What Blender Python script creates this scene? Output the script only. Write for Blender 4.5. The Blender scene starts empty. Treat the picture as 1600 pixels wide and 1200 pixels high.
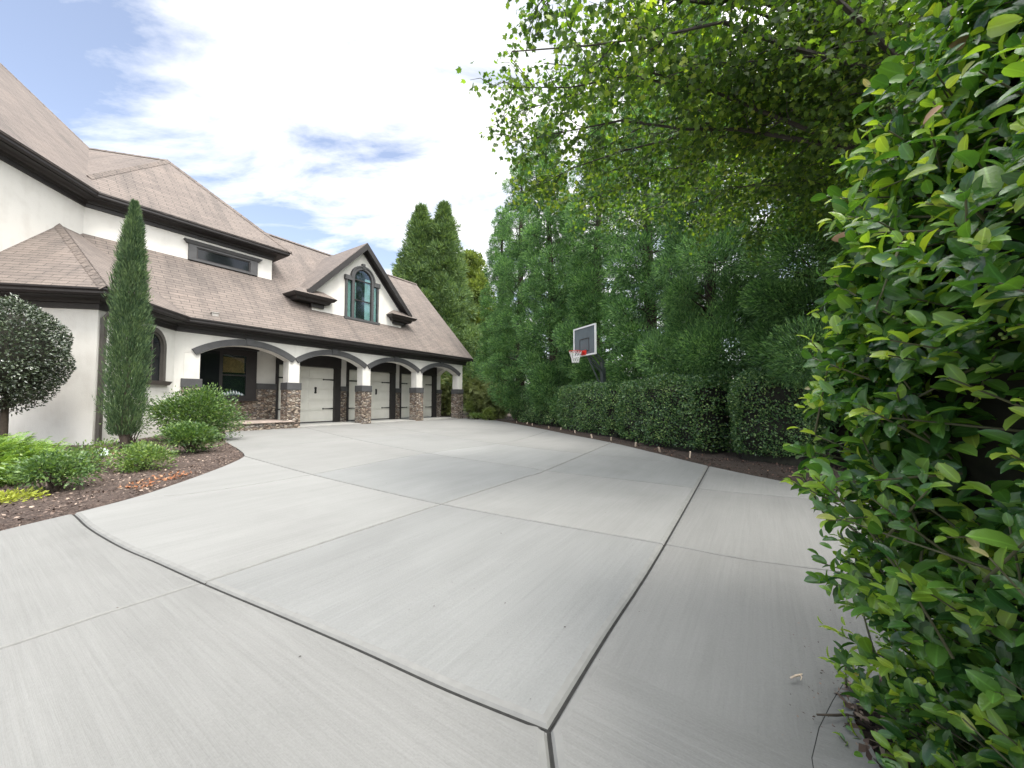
import bpy, bmesh, math, random
import numpy as np
from mathutils import Vector, Matrix
from mathutils.geometry import delaunay_2d_cdt

RS = np.random.RandomState
rad = math.radians
scene = bpy.context.scene
COL = scene.collection

# ------------------------------------------------------------------ frame of the place
CAMZ = 1.32
AZ = rad(33.2)                                   # direction the garage front runs in
tv = Vector((math.sin(AZ), math.cos(AZ), 0)); nv = Vector((-math.cos(AZ), math.sin(AZ), 0))
BZ = rad(-11.8)                                  # main block is turned 45 degrees
dv = Vector((math.sin(BZ), math.cos(BZ), 0)); mv = Vector((-math.cos(BZ), math.sin(BZ), 0))
def P(T, N, Z=0.0): return tv * T + nv * N + Vector((0, 0, Z))
def gz(x, y):
    n = -math.cos(AZ) * x + math.sin(AZ) * y
    return 0.0105 * max(-12.0, min(16.2, n))

# ------------------------------------------------------------------ object helpers
def link(o, parent=None):
    COL.objects.link(o)
    if parent is not None: o.parent = parent
    return o
def tag(o, label=None, cat=None, group=None, kind=None):
    if label: o['label'] = label
    if cat: o['category'] = cat
    if group: o['group'] = group
    if kind: o['kind'] = kind
    return o
def empty(name, loc, label, cat, group=None, rz=0.0):
    o = bpy.data.objects.new(name, None); o.location = loc; o.rotation_euler = (0, 0, rz)
    o.empty_display_size = 0.2
    link(o); return tag(o, label, cat, group)

class MB:
    """collects polygons (with UVs in metres) and makes one mesh object"""
    def __init__(s): s.v = []; s.f = []; s.uv = []; s.mi = []
    def face(s, pts, uv=None, mi=0, uvmode=None):
        b = len(s.v); pts = [Vector(p) for p in pts]
        s.v += pts; s.f.append(list(range(b, b + len(pts))))
        if uv is None:
            n = Vector((0, 0, 0))
            for i in range(len(pts)):
                a, c = pts[i], pts[(i + 1) % len(pts)]
                n += a.cross(c)
            if n.length < 1e-12: n = Vector((0, 0, 1))
            n.normalize()
            h = Vector((0, 0, 1)).cross(n)
            if h.length < 0.05: h = Vector((1, 0, 0))
            h.normalize(); w = n.cross(h)
            uv = [(p.dot(h), p.dot(w)) for p in pts]
        s.uv += uv; s.mi.append(mi)
    def grid(s, rows, closed=False, mi=0):
        for a, b in zip(rows[:-1], rows[1:]):
            n = len(a)
            for i in range(n if closed else n - 1):
                j = (i + 1) % n
                s.face([a[i], a[j], b[j], b[i]], mi=mi)
    def hexa(s, c, mi=0):
        """8 corners: 0-3 bottom loop, 4-7 top loop"""
        for q in ((3, 2, 1, 0), (4, 5, 6, 7), (0, 1, 5, 4), (1, 2, 6, 5), (2, 3, 7, 6), (3, 0, 4, 7)):
            s.face([c[i] for i in q], mi=mi)
    def box(s, x0, x1, y0, y1, z0, z1, mi=0):
        s.hexa([Vector(p) for p in ((x0,y0,z0),(x1,y0,z0),(x1,y1,z0),(x0,y1,z0),(x0,y0,z1),(x1,y0,z1),(x1,y1,z1),(x0,y1,z1))], mi)
    def tbox(s, T0, T1, N0, N1, Z0, Z1, mi=0, fr=None):
        fr = fr or P
        s.hexa([fr(T0,N0,Z0),fr(T1,N0,Z0),fr(T1,N1,Z0),fr(T0,N1,Z0),fr(T0,N0,Z1),fr(T1,N0,Z1),fr(T1,N1,Z1),fr(T0,N1,Z1)], mi)
    def tube(s, pts, radii, k=6, caps=True, mi=0):
        pts = [Vector(p) for p in pts]; rows = []
        for i, p in enumerate(pts):
            d = (pts[min(i + 1, len(pts) - 1)] - pts[max(i - 1, 0)])
            d = d.normalized() if d.length > 1e-9 else Vector((0, 0, 1))
            a = d.cross(Vector((0.13, 0.97, 0.2)))
            if a.length < 0.1: a = d.cross(Vector((1, 0, 0)))
            a.normalize(); b = d.cross(a)
            r = radii[i] if isinstance(radii, (list, tuple)) else radii
            rows.append([p + (a * math.cos(q) + b * math.sin(q)) * r for q in [2 * math.pi * j / k for j in range(k)]])
        s.grid(rows, closed=True, mi=mi)
        if caps:
            s.face(rows[0][::-1], mi=mi); s.face(rows[-1], mi=mi)
    def poly_prism(s, pts, off, mi=0):
        a = [Vector(p) for p in pts]; b = [p + Vector(off) for p in a]
        s.face(a, mi=mi); s.face(b[::-1], mi=mi)
        for i in range(len(a)):
            j = (i + 1) % len(a); s.face([a[j], a[i], b[i], b[j]], mi=mi)
    def build(s, name, mats, parent=None, origin=(0, 0, 0), smooth=False, bevel=0, merge=True):
        o3 = Vector(origin)
        me = bpy.data.meshes.new(name)
        me.from_pydata([tuple(p - o3) for p in s.v], [], s.f)
        ul = me.uv_layers.new(name='UVMap')
        for i, u in enumerate(s.uv): ul.data[i].uv = u
        if not isinstance(mats, (list, tuple)): mats = [mats]
        for m in mats: me.materials.append(m)
        for i, p in enumerate(me.polygons): p.material_index = s.mi[i]
        if merge or smooth:
            bm = bmesh.new(); bm.from_mesh(me)
            bmesh.ops.remove_doubles(bm, verts=bm.verts, dist=1e-5)
            bmesh.ops.recalc_face_normals(bm, faces=bm.faces)
            bm.to_mesh(me); bm.free()
        if smooth:
            for p in me.polygons: p.use_smooth = True
        o = bpy.data.objects.new(name, me); link(o, parent)
        if parent is None: o.location = o3
        if bevel:
            b = o.modifiers.new('bevel', 'BEVEL'); b.width = bevel; b.segments = 2; b.limit_method = 'ANGLE'
        return o

# ------------------------------------------------------------------ materials
def nmat(name):
    m = bpy.data.materials.new(name); m.use_nodes = True
    nt = m.node_tree; b = nt.nodes['Principled BSDF']
    return m, nt, b
def N(nt, t, **kw):
    n = nt.nodes.new(t)
    for k, v in kw.items():
        if k.startswith('i_'): n.inputs[k[2:].replace('_', ' ')].default_value = v
        else: setattr(n, k, v)
    return n
def c4(c): return (c[0], c[1], c[2], 1)
def ramp(nt, stops, interp='LINEAR'):
    r = nt.nodes.new('ShaderNodeValToRGB'); r.color_ramp.interpolation = interp
    el = r.color_ramp.elements
    while len(el) > 1: el.remove(el[-1])
    el[0].position = stops[0][0]; el[0].color = c4(stops[0][1])
    for p, c in stops[1:]:
        e = el.new(p); e.color = c4(c)
    return r
def plain(name, col, rough=0.6, noise=0.12, scale=8.0, bump=0.0, metal=0.0, bscale=60.0, spec=0.5):
    m, nt, b = nmat(name); L = nt.links.new
    tc = N(nt, 'ShaderNodeTexCoord'); nz = N(nt, 'ShaderNodeTexNoise'); nz.inputs['Scale'].default_value = scale; nz.inputs['Detail'].default_value = 6
    L(tc.outputs['Object'], nz.inputs['Vector'])
    r = ramp(nt, [(0.3, [c * (1 - noise) for c in col]), (0.7, [min(1, c * (1 + noise)) for c in col])])
    L(nz.outputs['Fac'], r.inputs['Fac']); L(r.outputs['Color'], b.inputs['Base Color'])
    b.inputs['Roughness'].default_value = rough; b.inputs['Metallic'].default_value = metal
    b.inputs['Specular IOR Level'].default_value = spec
    if bump:
        n2 = N(nt, 'ShaderNodeTexNoise'); n2.inputs['Scale'].default_value = bscale; n2.inputs['Detail'].default_value = 5
        L(tc.outputs['Object'], n2.inputs['Vector'])
        bp = N(nt, 'ShaderNodeBump'); bp.inputs['Strength'].default_value = bump; bp.inputs['Distance'].default_value = 0.01
        L(n2.outputs['Fac'], bp.inputs['Height']); L(bp.outputs['Normal'], b.inputs['Normal'])
    return m
def leafmat(name, stops, trans=0.3, rough=0.4, tcol=(1.3, 1.25, 0.5), spec=0.5, clump=0.35, cscale=1.2, darkmul=0.6):
    """leaf colour differs leaf by leaf (random per island) and drifts from clump to clump"""
    m, nt, b = nmat(name); L = nt.links.new
    g = N(nt, 'ShaderNodeNewGeometry'); tc = N(nt, 'ShaderNodeTexCoord')
    nz = N(nt, 'ShaderNodeTexNoise'); nz.inputs['Scale'].default_value = cscale; nz.inputs['Detail'].default_value = 3
    L(tc.outputs['Object'], nz.inputs['Vector'])
    mx = N(nt, 'ShaderNodeMath', operation='MULTIPLY_ADD'); mx.inputs[1].default_value = clump * 2.2; mx.inputs[2].default_value = -clump * 1.1
    L(nz.outputs['Fac'], mx.inputs[0])
    ad = N(nt, 'ShaderNodeMath', operation='ADD'); L(g.outputs['Random Per Island'], ad.inputs[0]); L(mx.outputs[0], ad.inputs[1])
    ad.use_clamp = True
    r = ramp(nt, stops); L(ad.outputs[0], r.inputs['Fac'])
    L(r.outputs['Color'], b.inputs['Base Color'])
    b.inputs['Roughness'].default_value = rough; b.inputs['Specular IOR Level'].default_value = spec
    if trans:
        t = N(nt, 'ShaderNodeBsdfTranslucent')
        mc = N(nt, 'ShaderNodeMix', data_type='RGBA', blend_type='MULTIPLY'); mc.inputs[0].default_value = 1
        L(r.outputs['Color'], mc.inputs[6]); mc.inputs[7].default_value = c4(tcol)
        L(mc.outputs[2], t.inputs['Color'])
        ms = N(nt, 'ShaderNodeMixShader'); ms.inputs[0].default_value = trans
        L(b.outputs[0], ms.inputs[1]); L(t.outputs[0], ms.inputs[2])
        L(ms.outputs[0], nt.nodes['Material Output'].inputs['Surface'])
    return m

def concrete(name, rot, streak):
    m, nt, b = nmat(name); L = nt.links.new
    tc = N(nt, 'ShaderNodeTexCoord')
    mp = N(nt, 'ShaderNodeMapping'); mp.inputs['Rotation'].default_value = (0, 0, rot)
    L(tc.outputs['Object'], mp.inputs['Vector'])
    st = N(nt, 'ShaderNodeMapping'); st.inputs['Scale'].default_value = (26, 0.7, 1); L(mp.outputs[0], st.inputs['Vector'])
    n1 = N(nt, 'ShaderNodeTexNoise'); n1.inputs['Scale'].default_value = 1.6; n1.inputs['Detail'].default_value = 5; n1.inputs['Roughness'].default_value = .65
    L(st.outputs[0], n1.inputs['Vector'])
    big = N(nt, 'ShaderNodeTexNoise'); big.inputs['Scale'].default_value = 0.55; big.inputs['Detail'].default_value = 7; big.inputs['Roughness'].default_value = .62; big.inputs['Distortion'].default_value = .6
    L(tc.outputs['Object'], big.inputs['Vector'])
    st2 = N(nt, 'ShaderNodeMapping'); st2.inputs['Scale'].default_value = (3.5, 0.5, 1); L(mp.outputs[0], st2.inputs['Vector'])
    mid = N(nt, 'ShaderNodeTexNoise'); mid.inputs['Scale'].default_value = 1.3; mid.inputs['Detail'].default_value = 6
    L(st2.outputs[0], mid.inputs['Vector'])
    fine = N(nt, 'ShaderNodeTexNoise'); fine.inputs['Scale'].default_value = 110; fine.inputs['Detail'].default_value = 3
    L(tc.outputs['Object'], fine.inputs['Vector'])
    def mad(src, k, c):
        q = N(nt, 'ShaderNodeMath', operation='MULTIPLY_ADD'); q.inputs[1].default_value = k; q.inputs[2].default_value = c; L(src, q.inputs[0]); return q.outputs[0]
    def add(a, c):
        q = N(nt, 'ShaderNodeMath', operation='ADD'); L(a, q.inputs[0]); L(c, q.inputs[1]); return q.outputs[0]
    s = add(add(mad(n1.outputs['Fac'], .34 * streak, -.17 * streak), mad(big.outputs['Fac'], .55, .225)), add(mad(mid.outputs['Fac'], .13 * streak + .12, -.065 * streak - .06), mad(fine.outputs['Fac'], .34, -.17)))
    r = ramp(nt, [(0.15, (.150, .151, .146)), (0.5, (.211, .213, .207)), (0.85, (.268, .270, .263))])
    L(s, r.inputs['Fac'])
    # small dark specks and stains
    vo = N(nt, 'ShaderNodeTexVoronoi'); vo.inputs['Scale'].default_value = 2.4; L(tc.outputs['Object'], vo.inputs['Vector'])
    lt = ramp(nt, [(0.0, (.45, .42, .38)), (0.012, (.55, .52, .48)), (0.022, (1, 1, 1))]); L(vo.outputs['Distance'], lt.inputs['Fac'])
    mm = N(nt, 'ShaderNodeMix', data_type='RGBA', blend_type='MULTIPLY'); mm.inputs[0].default_value = 1
    L(r.outputs['Color'], mm.inputs[6]); L(lt.outputs['Color'], mm.inputs[7])
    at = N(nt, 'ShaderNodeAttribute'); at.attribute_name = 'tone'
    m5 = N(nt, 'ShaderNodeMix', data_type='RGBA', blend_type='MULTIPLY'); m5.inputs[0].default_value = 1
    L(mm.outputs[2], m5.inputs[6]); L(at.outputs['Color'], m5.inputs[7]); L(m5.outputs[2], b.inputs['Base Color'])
    b.inputs['Roughness'].default_value = .82; b.inputs['Specular IOR Level'].default_value = .35
    bp = N(nt, 'ShaderNodeBump'); bp.inputs['Strength'].default_value = .6; bp.inputs['Distance'].default_value = .006
    L(add(mad(n1.outputs['Fac'], streak, 0), mad(fine.outputs['Fac'], .35, 0)), bp.inputs['Height']); L(bp.outputs['Normal'], b.inputs['Normal'])
    return m
def shingles(name):
    m, nt, b = nmat(name); L = nt.links.new
    uv = N(nt, 'ShaderNodeUVMap')
    wob = N(nt, 'ShaderNodeTexNoise'); wob.inputs['Scale'].default_value = 6
    L(uv.outputs[0], wob.inputs['Vector'])
    wv = N(nt, 'ShaderNodeMix', data_type='RGBA', blend_type='LINEAR_LIGHT'); wv.inputs[0].default_value = .012
    L(uv.outputs[0], wv.inputs[6]); L(wob.outputs['Color'], wv.inputs[7])
    br = N(nt, 'ShaderNodeTexBrick'); br.inputs['Scale'].default_value = 1; br.inputs['Brick Width'].default_value = .50; br.inputs['Row Height'].default_value = .145
    br.inputs['Mortar Size'].default_value = .011; br.inputs['Mortar Smooth'].default_value = .3; br.inputs['Bias'].default_value = -.1
    br.inputs['Color1'].default_value = (.172, .142, .124, 1); br.inputs['Color2'].default_value = (.138, .114, .101, 1); br.inputs['Mortar'].default_value = (.060, .050, .045, 1)
    L(wv.outputs[2], br.inputs['Vector'])
    tc = N(nt, 'ShaderNodeTexCoord')
    nz = N(nt, 'ShaderNodeTexNoise'); nz.inputs['Scale'].default_value = .8; nz.inputs['Detail'].default_value = 8; nz.inputs['Roughness'].default_value = .6
    L(tc.outputs['Object'], nz.inputs['Vector'])
    r = ramp(nt, [(.3, (.82, .83, .84)), (.55, (1, 1, 1)), (.75, (1.08, 1.06, 1.04))]); L(nz.outputs['Fac'], r.inputs['Fac'])
    mm = N(nt, 'ShaderNodeMix', data_type='RGBA', blend_type='MULTIPLY'); mm.inputs[0].default_value = 1
    L(br.outputs['Color'], mm.inputs[6]); L(r.outputs['Color'], mm.inputs[7])
    # rain streaks running down the slope
    smp = N(nt, 'ShaderNodeMapping'); smp.inputs['Scale'].default_value = (1.6, .22, 1); L(uv.outputs[0], smp.inputs['Vector'])
    sn = N(nt, 'ShaderNodeTexNoise'); sn.inputs['Scale'].default_value = 1.5; sn.inputs['Detail'].default_value = 6; L(smp.outputs[0], sn.inputs['Vector'])
    sr = ramp(nt, [(.34, (.78, .79, .8)), (.5, (1, 1, 1))]); L(sn.outputs['Fac'], sr.inputs['Fac'])
    m3 = N(nt, 'ShaderNodeMix', data_type='RGBA', blend_type='MULTIPLY'); m3.inputs[0].default_value = 1
    L(mm.outputs[2], m3.inputs[6]); L(sr.outputs['Color'], m3.inputs[7])
    gr = N(nt, 'ShaderNodeTexNoise'); gr.inputs['Scale'].default_value = 45; gr.inputs['Detail'].default_value = 2; L(tc.outputs['Object'], gr.inputs['Vector'])
    g2 = ramp(nt, [(.3, (.8, .8, .8)), (.7, (1.18, 1.18, 1.18))]); L(gr.outputs['Fac'], g2.inputs['Fac'])
    m4 = N(nt, 'ShaderNodeMix', data_type='RGBA', blend_type='MULTIPLY'); m4.inputs[0].default_value = 1
    L(m3.outputs[2], m4.inputs[6]); L(g2.outputs['Color'], m4.inputs[7])
    L(m4.outputs[2], b.inputs['Base Color']); b.inputs['Roughness'].default_value = .9
    # each course steps up over the next
    sx = N(nt, 'ShaderNodeSeparateXYZ'); L(wv.outputs[2], sx.inputs[0])
    md = N(nt, 'ShaderNodeMath', operation='DIVIDE'); md.inputs[1].default_value = .145; L(sx.outputs['Y'], md.inputs[0])
    fr = N(nt, 'ShaderNodeMath', operation='FRACT'); L(md.outputs[0], fr.inputs[0])
    sb = N(nt, 'ShaderNodeMath', operation='MULTIPLY_ADD'); sb.inputs[1].default_value = -1; sb.inputs[2].default_value = 1; L(fr.outputs[0], sb.inputs[0])
    bp = N(nt, 'ShaderNodeBump'); bp.inputs['Strength'].default_value = .8; bp.inputs['Distance'].default_value = .02
    L(sb.outputs[0], bp.inputs['Height']); L(bp.outputs['Normal'], b.inputs['Normal'])
    return m
def stone(name):
    m, nt, b = nmat(name); L = nt.links.new
    uv = N(nt, 'ShaderNodeUVMap')
    wob = N(nt, 'ShaderNodeTexNoise'); wob.inputs['Scale'].default_value = 5; wob.inputs['Detail'].default_value = 3
    L(uv.outputs[0], wob.inputs['Vector'])
    wv = N(nt, 'ShaderNodeMix', data_type='RGBA', blend_type='LINEAR_LIGHT'); wv.inputs[0].default_value = .045
    L(uv.outputs[0], wv.inputs[6]); L(wob.outputs['Color'], wv.inputs[7])
    mp = N(nt, 'ShaderNodeMapping'); mp.inputs['Scale'].default_value = (6.5, 14.0, 1); L(wv.outputs[2], mp.inputs['Vector'])
    vo = N(nt, 'ShaderNodeTexVoronoi'); vo.feature = 'F1'; vo.distance = 'CHEBYCHEV'; vo.inputs['Scale'].default_value = 1; vo.inputs['Randomness'].default_value = .8
    L(mp.outputs[0], vo.inputs['Vector'])
    sc = N(nt, 'ShaderNodeSeparateColor'); L(vo.outputs['Color'], sc.inputs[0])
    r = ramp(nt, [(0, (.10, .075, .062)), (.2, (.21, .155, .12)), (.4, (.30, .235, .18)), (.6, (.40, .34, .27)), (.8, (.17, .15, .14)), (1, (.50, .45, .38))])
    L(sc.outputs['Red'], r.inputs['Fac'])
    ve = N(nt, 'ShaderNodeTexVoronoi'); ve.feature = 'DISTANCE_TO_EDGE'; ve.inputs['Scale'].default_value = 1; ve.inputs['Randomness'].default_value = .8
    L(mp.outputs[0], ve.inputs['Vector'])
    er = ramp(nt, [(0.0, (.22, .2, .18)), (.12, (1, 1, 1))]); L(ve.outputs['Distance'], er.inputs['Fac'])
    gn = N(nt, 'ShaderNodeTexNoise'); gn.inputs['Scale'].default_value = 30; gn.inputs['Detail'].default_value = 5; L(uv.outputs[0], gn.inputs['Vector'])
    gr = ramp(nt, [(.3, (.7, .7, .7)), (.7, (1.25, 1.25, 1.25))]); L(gn.outputs['Fac'], gr.inputs['Fac'])
    m1 = N(nt, 'ShaderNodeMix', data_type='RGBA', blend_type='MULTIPLY'); m1.inputs[0].default_value = 1; L(r.outputs['Color'], m1.inputs[6]); L(er.outputs['Color'], m1.inputs[7])
    m2 = N(nt, 'ShaderNodeMix', data_type='RGBA', blend_type='MULTIPLY'); m2.inputs[0].default_value = 1; L(m1.outputs[2], m2.inputs[6]); L(gr.outputs['Color'], m2.inputs[7])
    L(m2.outputs[2], b.inputs['Base Color']); b.inputs['Roughness'].default_value = .85
    ad = N(nt, 'ShaderNodeMath', operation='ADD'); L(sc.outputs['Green'], ad.inputs[0])
    cl = N(nt, 'ShaderNodeMapRange'); cl.inputs['From Max'].default_value = .2; L(ve.outputs['Distance'], cl.inputs['Value']); L(cl.outputs[0], ad.inputs[1])
    bp = N(nt, 'ShaderNodeBump'); bp.inputs['Strength'].default_value = 1; bp.inputs['Distance'].default_value = .035
    L(ad.outputs[0], bp.inputs['Height']); L(bp.outputs['Normal'], b.inputs['Normal'])
    return m
def mulchmat(name, dark, light, red):
    m, nt, b = nmat(name); L = nt.links.new
    tc = N(nt, 'ShaderNodeTexCoord')
    a = N(nt, 'ShaderNodeTexNoise'); a.inputs['Scale'].default_value = 28; a.inputs['Detail'].default_value = 6; a.inputs['Roughness'].default_value = .75; L(tc.outputs['Object'], a.inputs['Vector'])
    r = ramp(nt, [(.32, dark), (.5, red), (.68, light)]); L(a.outputs['Fac'], r.inputs['Fac'])
    L(r.outputs['Color'], b.inputs['Base Color']); b.inputs['Roughness'].default_value = .95
    bp = N(nt, 'ShaderNodeBump'); bp.inputs['Strength'].default_value = 1; bp.inputs['Distance'].default_value = .05
    L(a.outputs['Fac'], bp.inputs['Height']); L(bp.outputs['Normal'], b.inputs['Normal'])
    return m
def add_midrib(m, width=.07, gain=1.7):
    nt = m.node_tree; L = nt.links.new
    at = N(nt, 'ShaderNodeAttribute'); at.attribute_name = 'lx'
    ab = N(nt, 'ShaderNodeMath', operation='ABSOLUTE'); L(at.outputs['Fac'], ab.inputs[0])
    r = ramp(nt, [(0, (gain, gain, gain * .9)), (width, (1, 1, 1)), (.5, (.9, .9, .9))]); L(ab.outputs[0], r.inputs['Fac'])
    b = nt.nodes['Principled BSDF']; src = b.inputs['Base Color'].links[0].from_socket
    mx = N(nt, 'ShaderNodeMix', data_type='RGBA', blend_type='MULTIPLY'); mx.inputs[0].default_value = 1
    L(src, mx.inputs[6]); L(r.outputs['Color'], mx.inputs[7]); L(mx.outputs[2], b.inputs['Base Color'])
    # faint side veins and surface relief
    tc = N(nt, 'ShaderNodeTexCoord'); nz = N(nt, 'ShaderNodeTexNoise'); nz.inputs['Scale'].default_value = 130; nz.inputs['Detail'].default_value = 2; L(tc.outputs['Object'], nz.inputs['Vector'])
    bp = N(nt, 'ShaderNodeBump'); bp.inputs['Strength'].default_value = .35; bp.inputs['Distance'].default_value = .004
    L(nz.outputs['Fac'], bp.inputs['Height']); L(bp.outputs['Normal'], b.inputs['Normal'])
def islandmat(name, stops, rough=.85):
    m, nt, b = nmat(name); L = nt.links.new
    g = N(nt, 'ShaderNodeNewGeometry'); r = ramp(nt, stops); L(g.outputs['Random Per Island'], r.inputs['Fac'])
    L(r.outputs['Color'], b.inputs['Base Color']); b.inputs['Roughness'].default_value = rough
    return m

M = {}
M['stucco'] = plain('white_stucco', (.66, .65, .62), .9, .05, 1.4, .35, bscale=90)
def stucco_mat():
    m, nt, b = nmat('cream_stucco'); L = nt.links.new; tc = N(nt, 'ShaderNodeTexCoord')
    mp = N(nt, 'ShaderNodeMapping'); mp.inputs['Scale'].default_value = (2.2, 2.2, .28); L(tc.outputs['Object'], mp.inputs['Vector'])
    a = N(nt, 'ShaderNodeTexNoise'); a.inputs['Scale'].default_value = 1.6; a.inputs['Detail'].default_value = 7; a.inputs['Roughness'].default_value = .65; L(mp.outputs[0], a.inputs['Vector'])
    f = N(nt, 'ShaderNodeTexNoise'); f.inputs['Scale'].default_value = 3.0; f.inputs['Detail'].default_value = 8; L(tc.outputs['Object'], f.inputs['Vector'])
    ad = N(nt, 'ShaderNodeMath', operation='ADD'); L(a.outputs['Fac'], ad.inputs[0]); L(f.outputs['Fac'], ad.inputs[1])
    r = ramp(nt, [(.72, (.585, .565, .525)), (.95, (.62, .605, .565)), (1.0, (.635, .62, .58))]); hv = N(nt, 'ShaderNodeMath', operation='MULTIPLY'); hv.inputs[1].default_value = .98
    L(ad.outputs[0], hv.inputs[0]); L(hv.outputs[0], r.inputs['Fac']); L(r.outputs['Color'], b.inputs['Base Color']); b.inputs['Roughness'].default_value = .92
    g = N(nt, 'ShaderNodeTexNoise'); g.inputs['Scale'].default_value = 60; g.inputs['Detail'].default_value = 4; L(tc.outputs['Object'], g.inputs['Vector'])
    bp = N(nt, 'ShaderNodeBump'); bp.inputs['Strength'].default_value = .5; bp.inputs['Distance'].default_value = .01; L(g.outputs['Fac'], bp.inputs['Height']); L(bp.outputs['Normal'], b.inputs['Normal'])
    return m
M['stucco'] = stucco_mat()
M['stone'] = stone('ledge_stone')
M['shingle'] = shingles('asphalt_shingles')
M['black'] = plain('black_trim', (.020, .017, .017), .5, .2, 5)
M['charcoal'] = plain('charcoal_trim', (.060, .060, .062), .6, .15, 5, .2)
M['bronze'] = plain('bronze_metal', (.075, .067, .060), .45, .12, 5)
M['door'] = plain('painted_door', (.68, .67, .61), .55, .04, 3)
M['iron'] = plain('iron', (.02, .02, .02), .5, .2, 20)
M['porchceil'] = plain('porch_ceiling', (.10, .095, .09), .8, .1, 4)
M['flag'] = plain('flagstone', (.37, .30, .26), .8, .2, 7, .3, bscale=30)
M['slabc'] = plain('porch_concrete', (.33, .327, .31), .8, .08, 3, .2)
M['wood'] = plain('wood_shade', (.55, .28, .11), .6, .3, 12)
M['cloth'] = plain('curtain_cloth', (.45, .60, .56), .9, .12, 14)
M['white'] = plain('white_cloth', (.75, .77, .80), .9, .1, 10, .5, bscale=20)
M['conA'] = concrete('broomed_concrete', AZ, 1.0)
M['conB'] = concrete('crosswise_broomed_concrete', AZ + math.pi / 2, 1.15)
M['conband'] = plain('troweled_concrete', (.180, .180, .172), .85, .09, 14, .1)
M['joint'] = plain('joint_filler', (.022, .022, .021), .95, .3, 30)
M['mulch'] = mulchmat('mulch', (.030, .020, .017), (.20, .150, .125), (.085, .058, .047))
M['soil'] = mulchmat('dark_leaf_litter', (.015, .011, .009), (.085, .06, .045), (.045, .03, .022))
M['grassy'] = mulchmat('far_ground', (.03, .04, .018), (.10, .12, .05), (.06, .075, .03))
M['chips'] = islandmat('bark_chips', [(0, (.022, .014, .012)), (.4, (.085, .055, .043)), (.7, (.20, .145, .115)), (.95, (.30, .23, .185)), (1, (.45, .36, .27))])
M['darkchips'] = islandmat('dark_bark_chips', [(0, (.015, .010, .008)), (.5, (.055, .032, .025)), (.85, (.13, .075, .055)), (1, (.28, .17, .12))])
M['orange'] = islandmat('orange_dry_leaves', [(0, (.13, .045, .02)), (.5, (.27, .10, .04)), (1, (.38, .23, .13))])
M['bark'] = plain('bark', (.060, .045, .036), .95, .4, 9, .8, bscale=25)
M['mbark'] = plain('maple_bark', (.050, .043, .037), .9, .3, 9, .5, bscale=40)
M['twig'] = plain('green_twig', (.10, .10, .05), .7, .3, 20)
M['shrubwood'] = plain('shrub_wood', (.055, .042, .030), .9, .3, 20)
M['stake'] = plain('pale_wood', (.55, .44, .33), .8, .2, 30)
M['laurel'] = leafmat('laurel_leaf', [(0, (.026, .082, .026)), (.40, (.060, .155, .038)), (.75, (.11, .24, .048)), (.94, (.20, .35, .06)), (1, (.34, .45, .08))], .36, .24, (1.9, 1.8, .45), .8, .22, 2.2)
M['laurel_young'] = leafmat('young_laurel_leaf', [(0, (.16, .30, .045)), (.6, (.28, .44, .06)), (.95, (.42, .54, .10)), (1, (.40, .36, .20))], .45, .28, (1.7, 1.6, .5), .7, .15, 3)
add_midrib(M['laurel']); add_midrib(M['laurel_young'])
M['berry'] = plain('green_berry', (.16, .23, .05), .35, .2, 30)
M['dry'] = islandmat('dry_brown_leaf', [(0, (.30, .17, .09)), (1, (.48, .33, .2))], .7)
M['maple'] = leafmat('maple_leaf', [(0, (.034, .070, .020)), (.4, (.070, .125, .030)), (.75, (.125, .195, .040)), (.92, (.22, .30, .05)), (1, (.31, .36, .07))], .46, .5, (1.5, 1.75, .45), .4, .28, .8)
M['crypto'] = leafmat('cedar_needles', [(0, (.040, .085, .038)), (.4, (.090, .185, .072)), (.75, (.16, .30, .11)), (1, (.26, .42, .15))], .34, .55, (1.3, 1.5, .7), .35, .55, 1.5)
M['farcon'] = leafmat('far_conifer_needles', [(0, (.052, .100, .042)), (.5, (.11, .18, .072)), (1, (.19, .28, .10))], .25, .6, (1.3, 1.3, .6), .3, .35, .5)
M['fardec'] = leafmat('far_yellowgreen_leaf', [(0, (.085, .125, .035)), (.5, (.15, .21, .055)), (1, (.25, .31, .09))], .35, .6, (1.3, 1.3, .6), .3, .3, .5)
M['bamboo'] = leafmat('feathery_leaf', [(0, (.10, .14, .055)), (.5, (.19, .23, .085)), (1, (.30, .33, .13))], .3, .6, (1.2, 1.2, .7), .3, .3, 1.0)
M['hedge'] = leafmat('hedge_leaf', [(0, (.044, .098, .044)), (.5, (.095, .19, .068)), (.85, (.18, .30, .10)), (1, (.32, .44, .15))], .2, .27, (1.3, 1.5, .6), .6, .3, 1.3)
M['holly'] = leafmat('dark_glossy_leaf', [(0, (.028, .042, .028)), (.6, (.055, .078, .045)), (1, (.11, .14, .08))], .08, .24, (1.2, 1.4, .6), .9, .2, 1.3)
M['cypress'] = leafmat('cypress_spray', [(0, (.030, .062, .032)), (.5, (.075, .125, .060)), (1, (.16, .23, .10))], .22, .6, (1.3, 1.5, .6), .3, .5, 3.0)
M['shrub'] = leafmat('shrub_leaf', [(0, (.040, .085, .028)), (.5, (.080, .15, .045)), (.9, (.15, .24, .07)), (1, (.23, .31, .10))], .25, .35, (1.4, 1.5, .5), .55, .25, 2.5)
M['shrub2'] = leafmat('young_shrub_leaf', [(0, (.06, .11, .035)), (.5, (.12, .20, .055)), (1, (.24, .32, .09))], .3, .4, (1.4, 1.5, .5), .5, .25, 2.5)
M['juniper'] = leafmat('juniper_spray', [(0, (.09, .17, .045)), (.5, (.18, .30, .075)), (1, (.31, .43, .12))], .3, .6, (1.4, 1.4, .5), .3, .3, 2)
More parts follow.
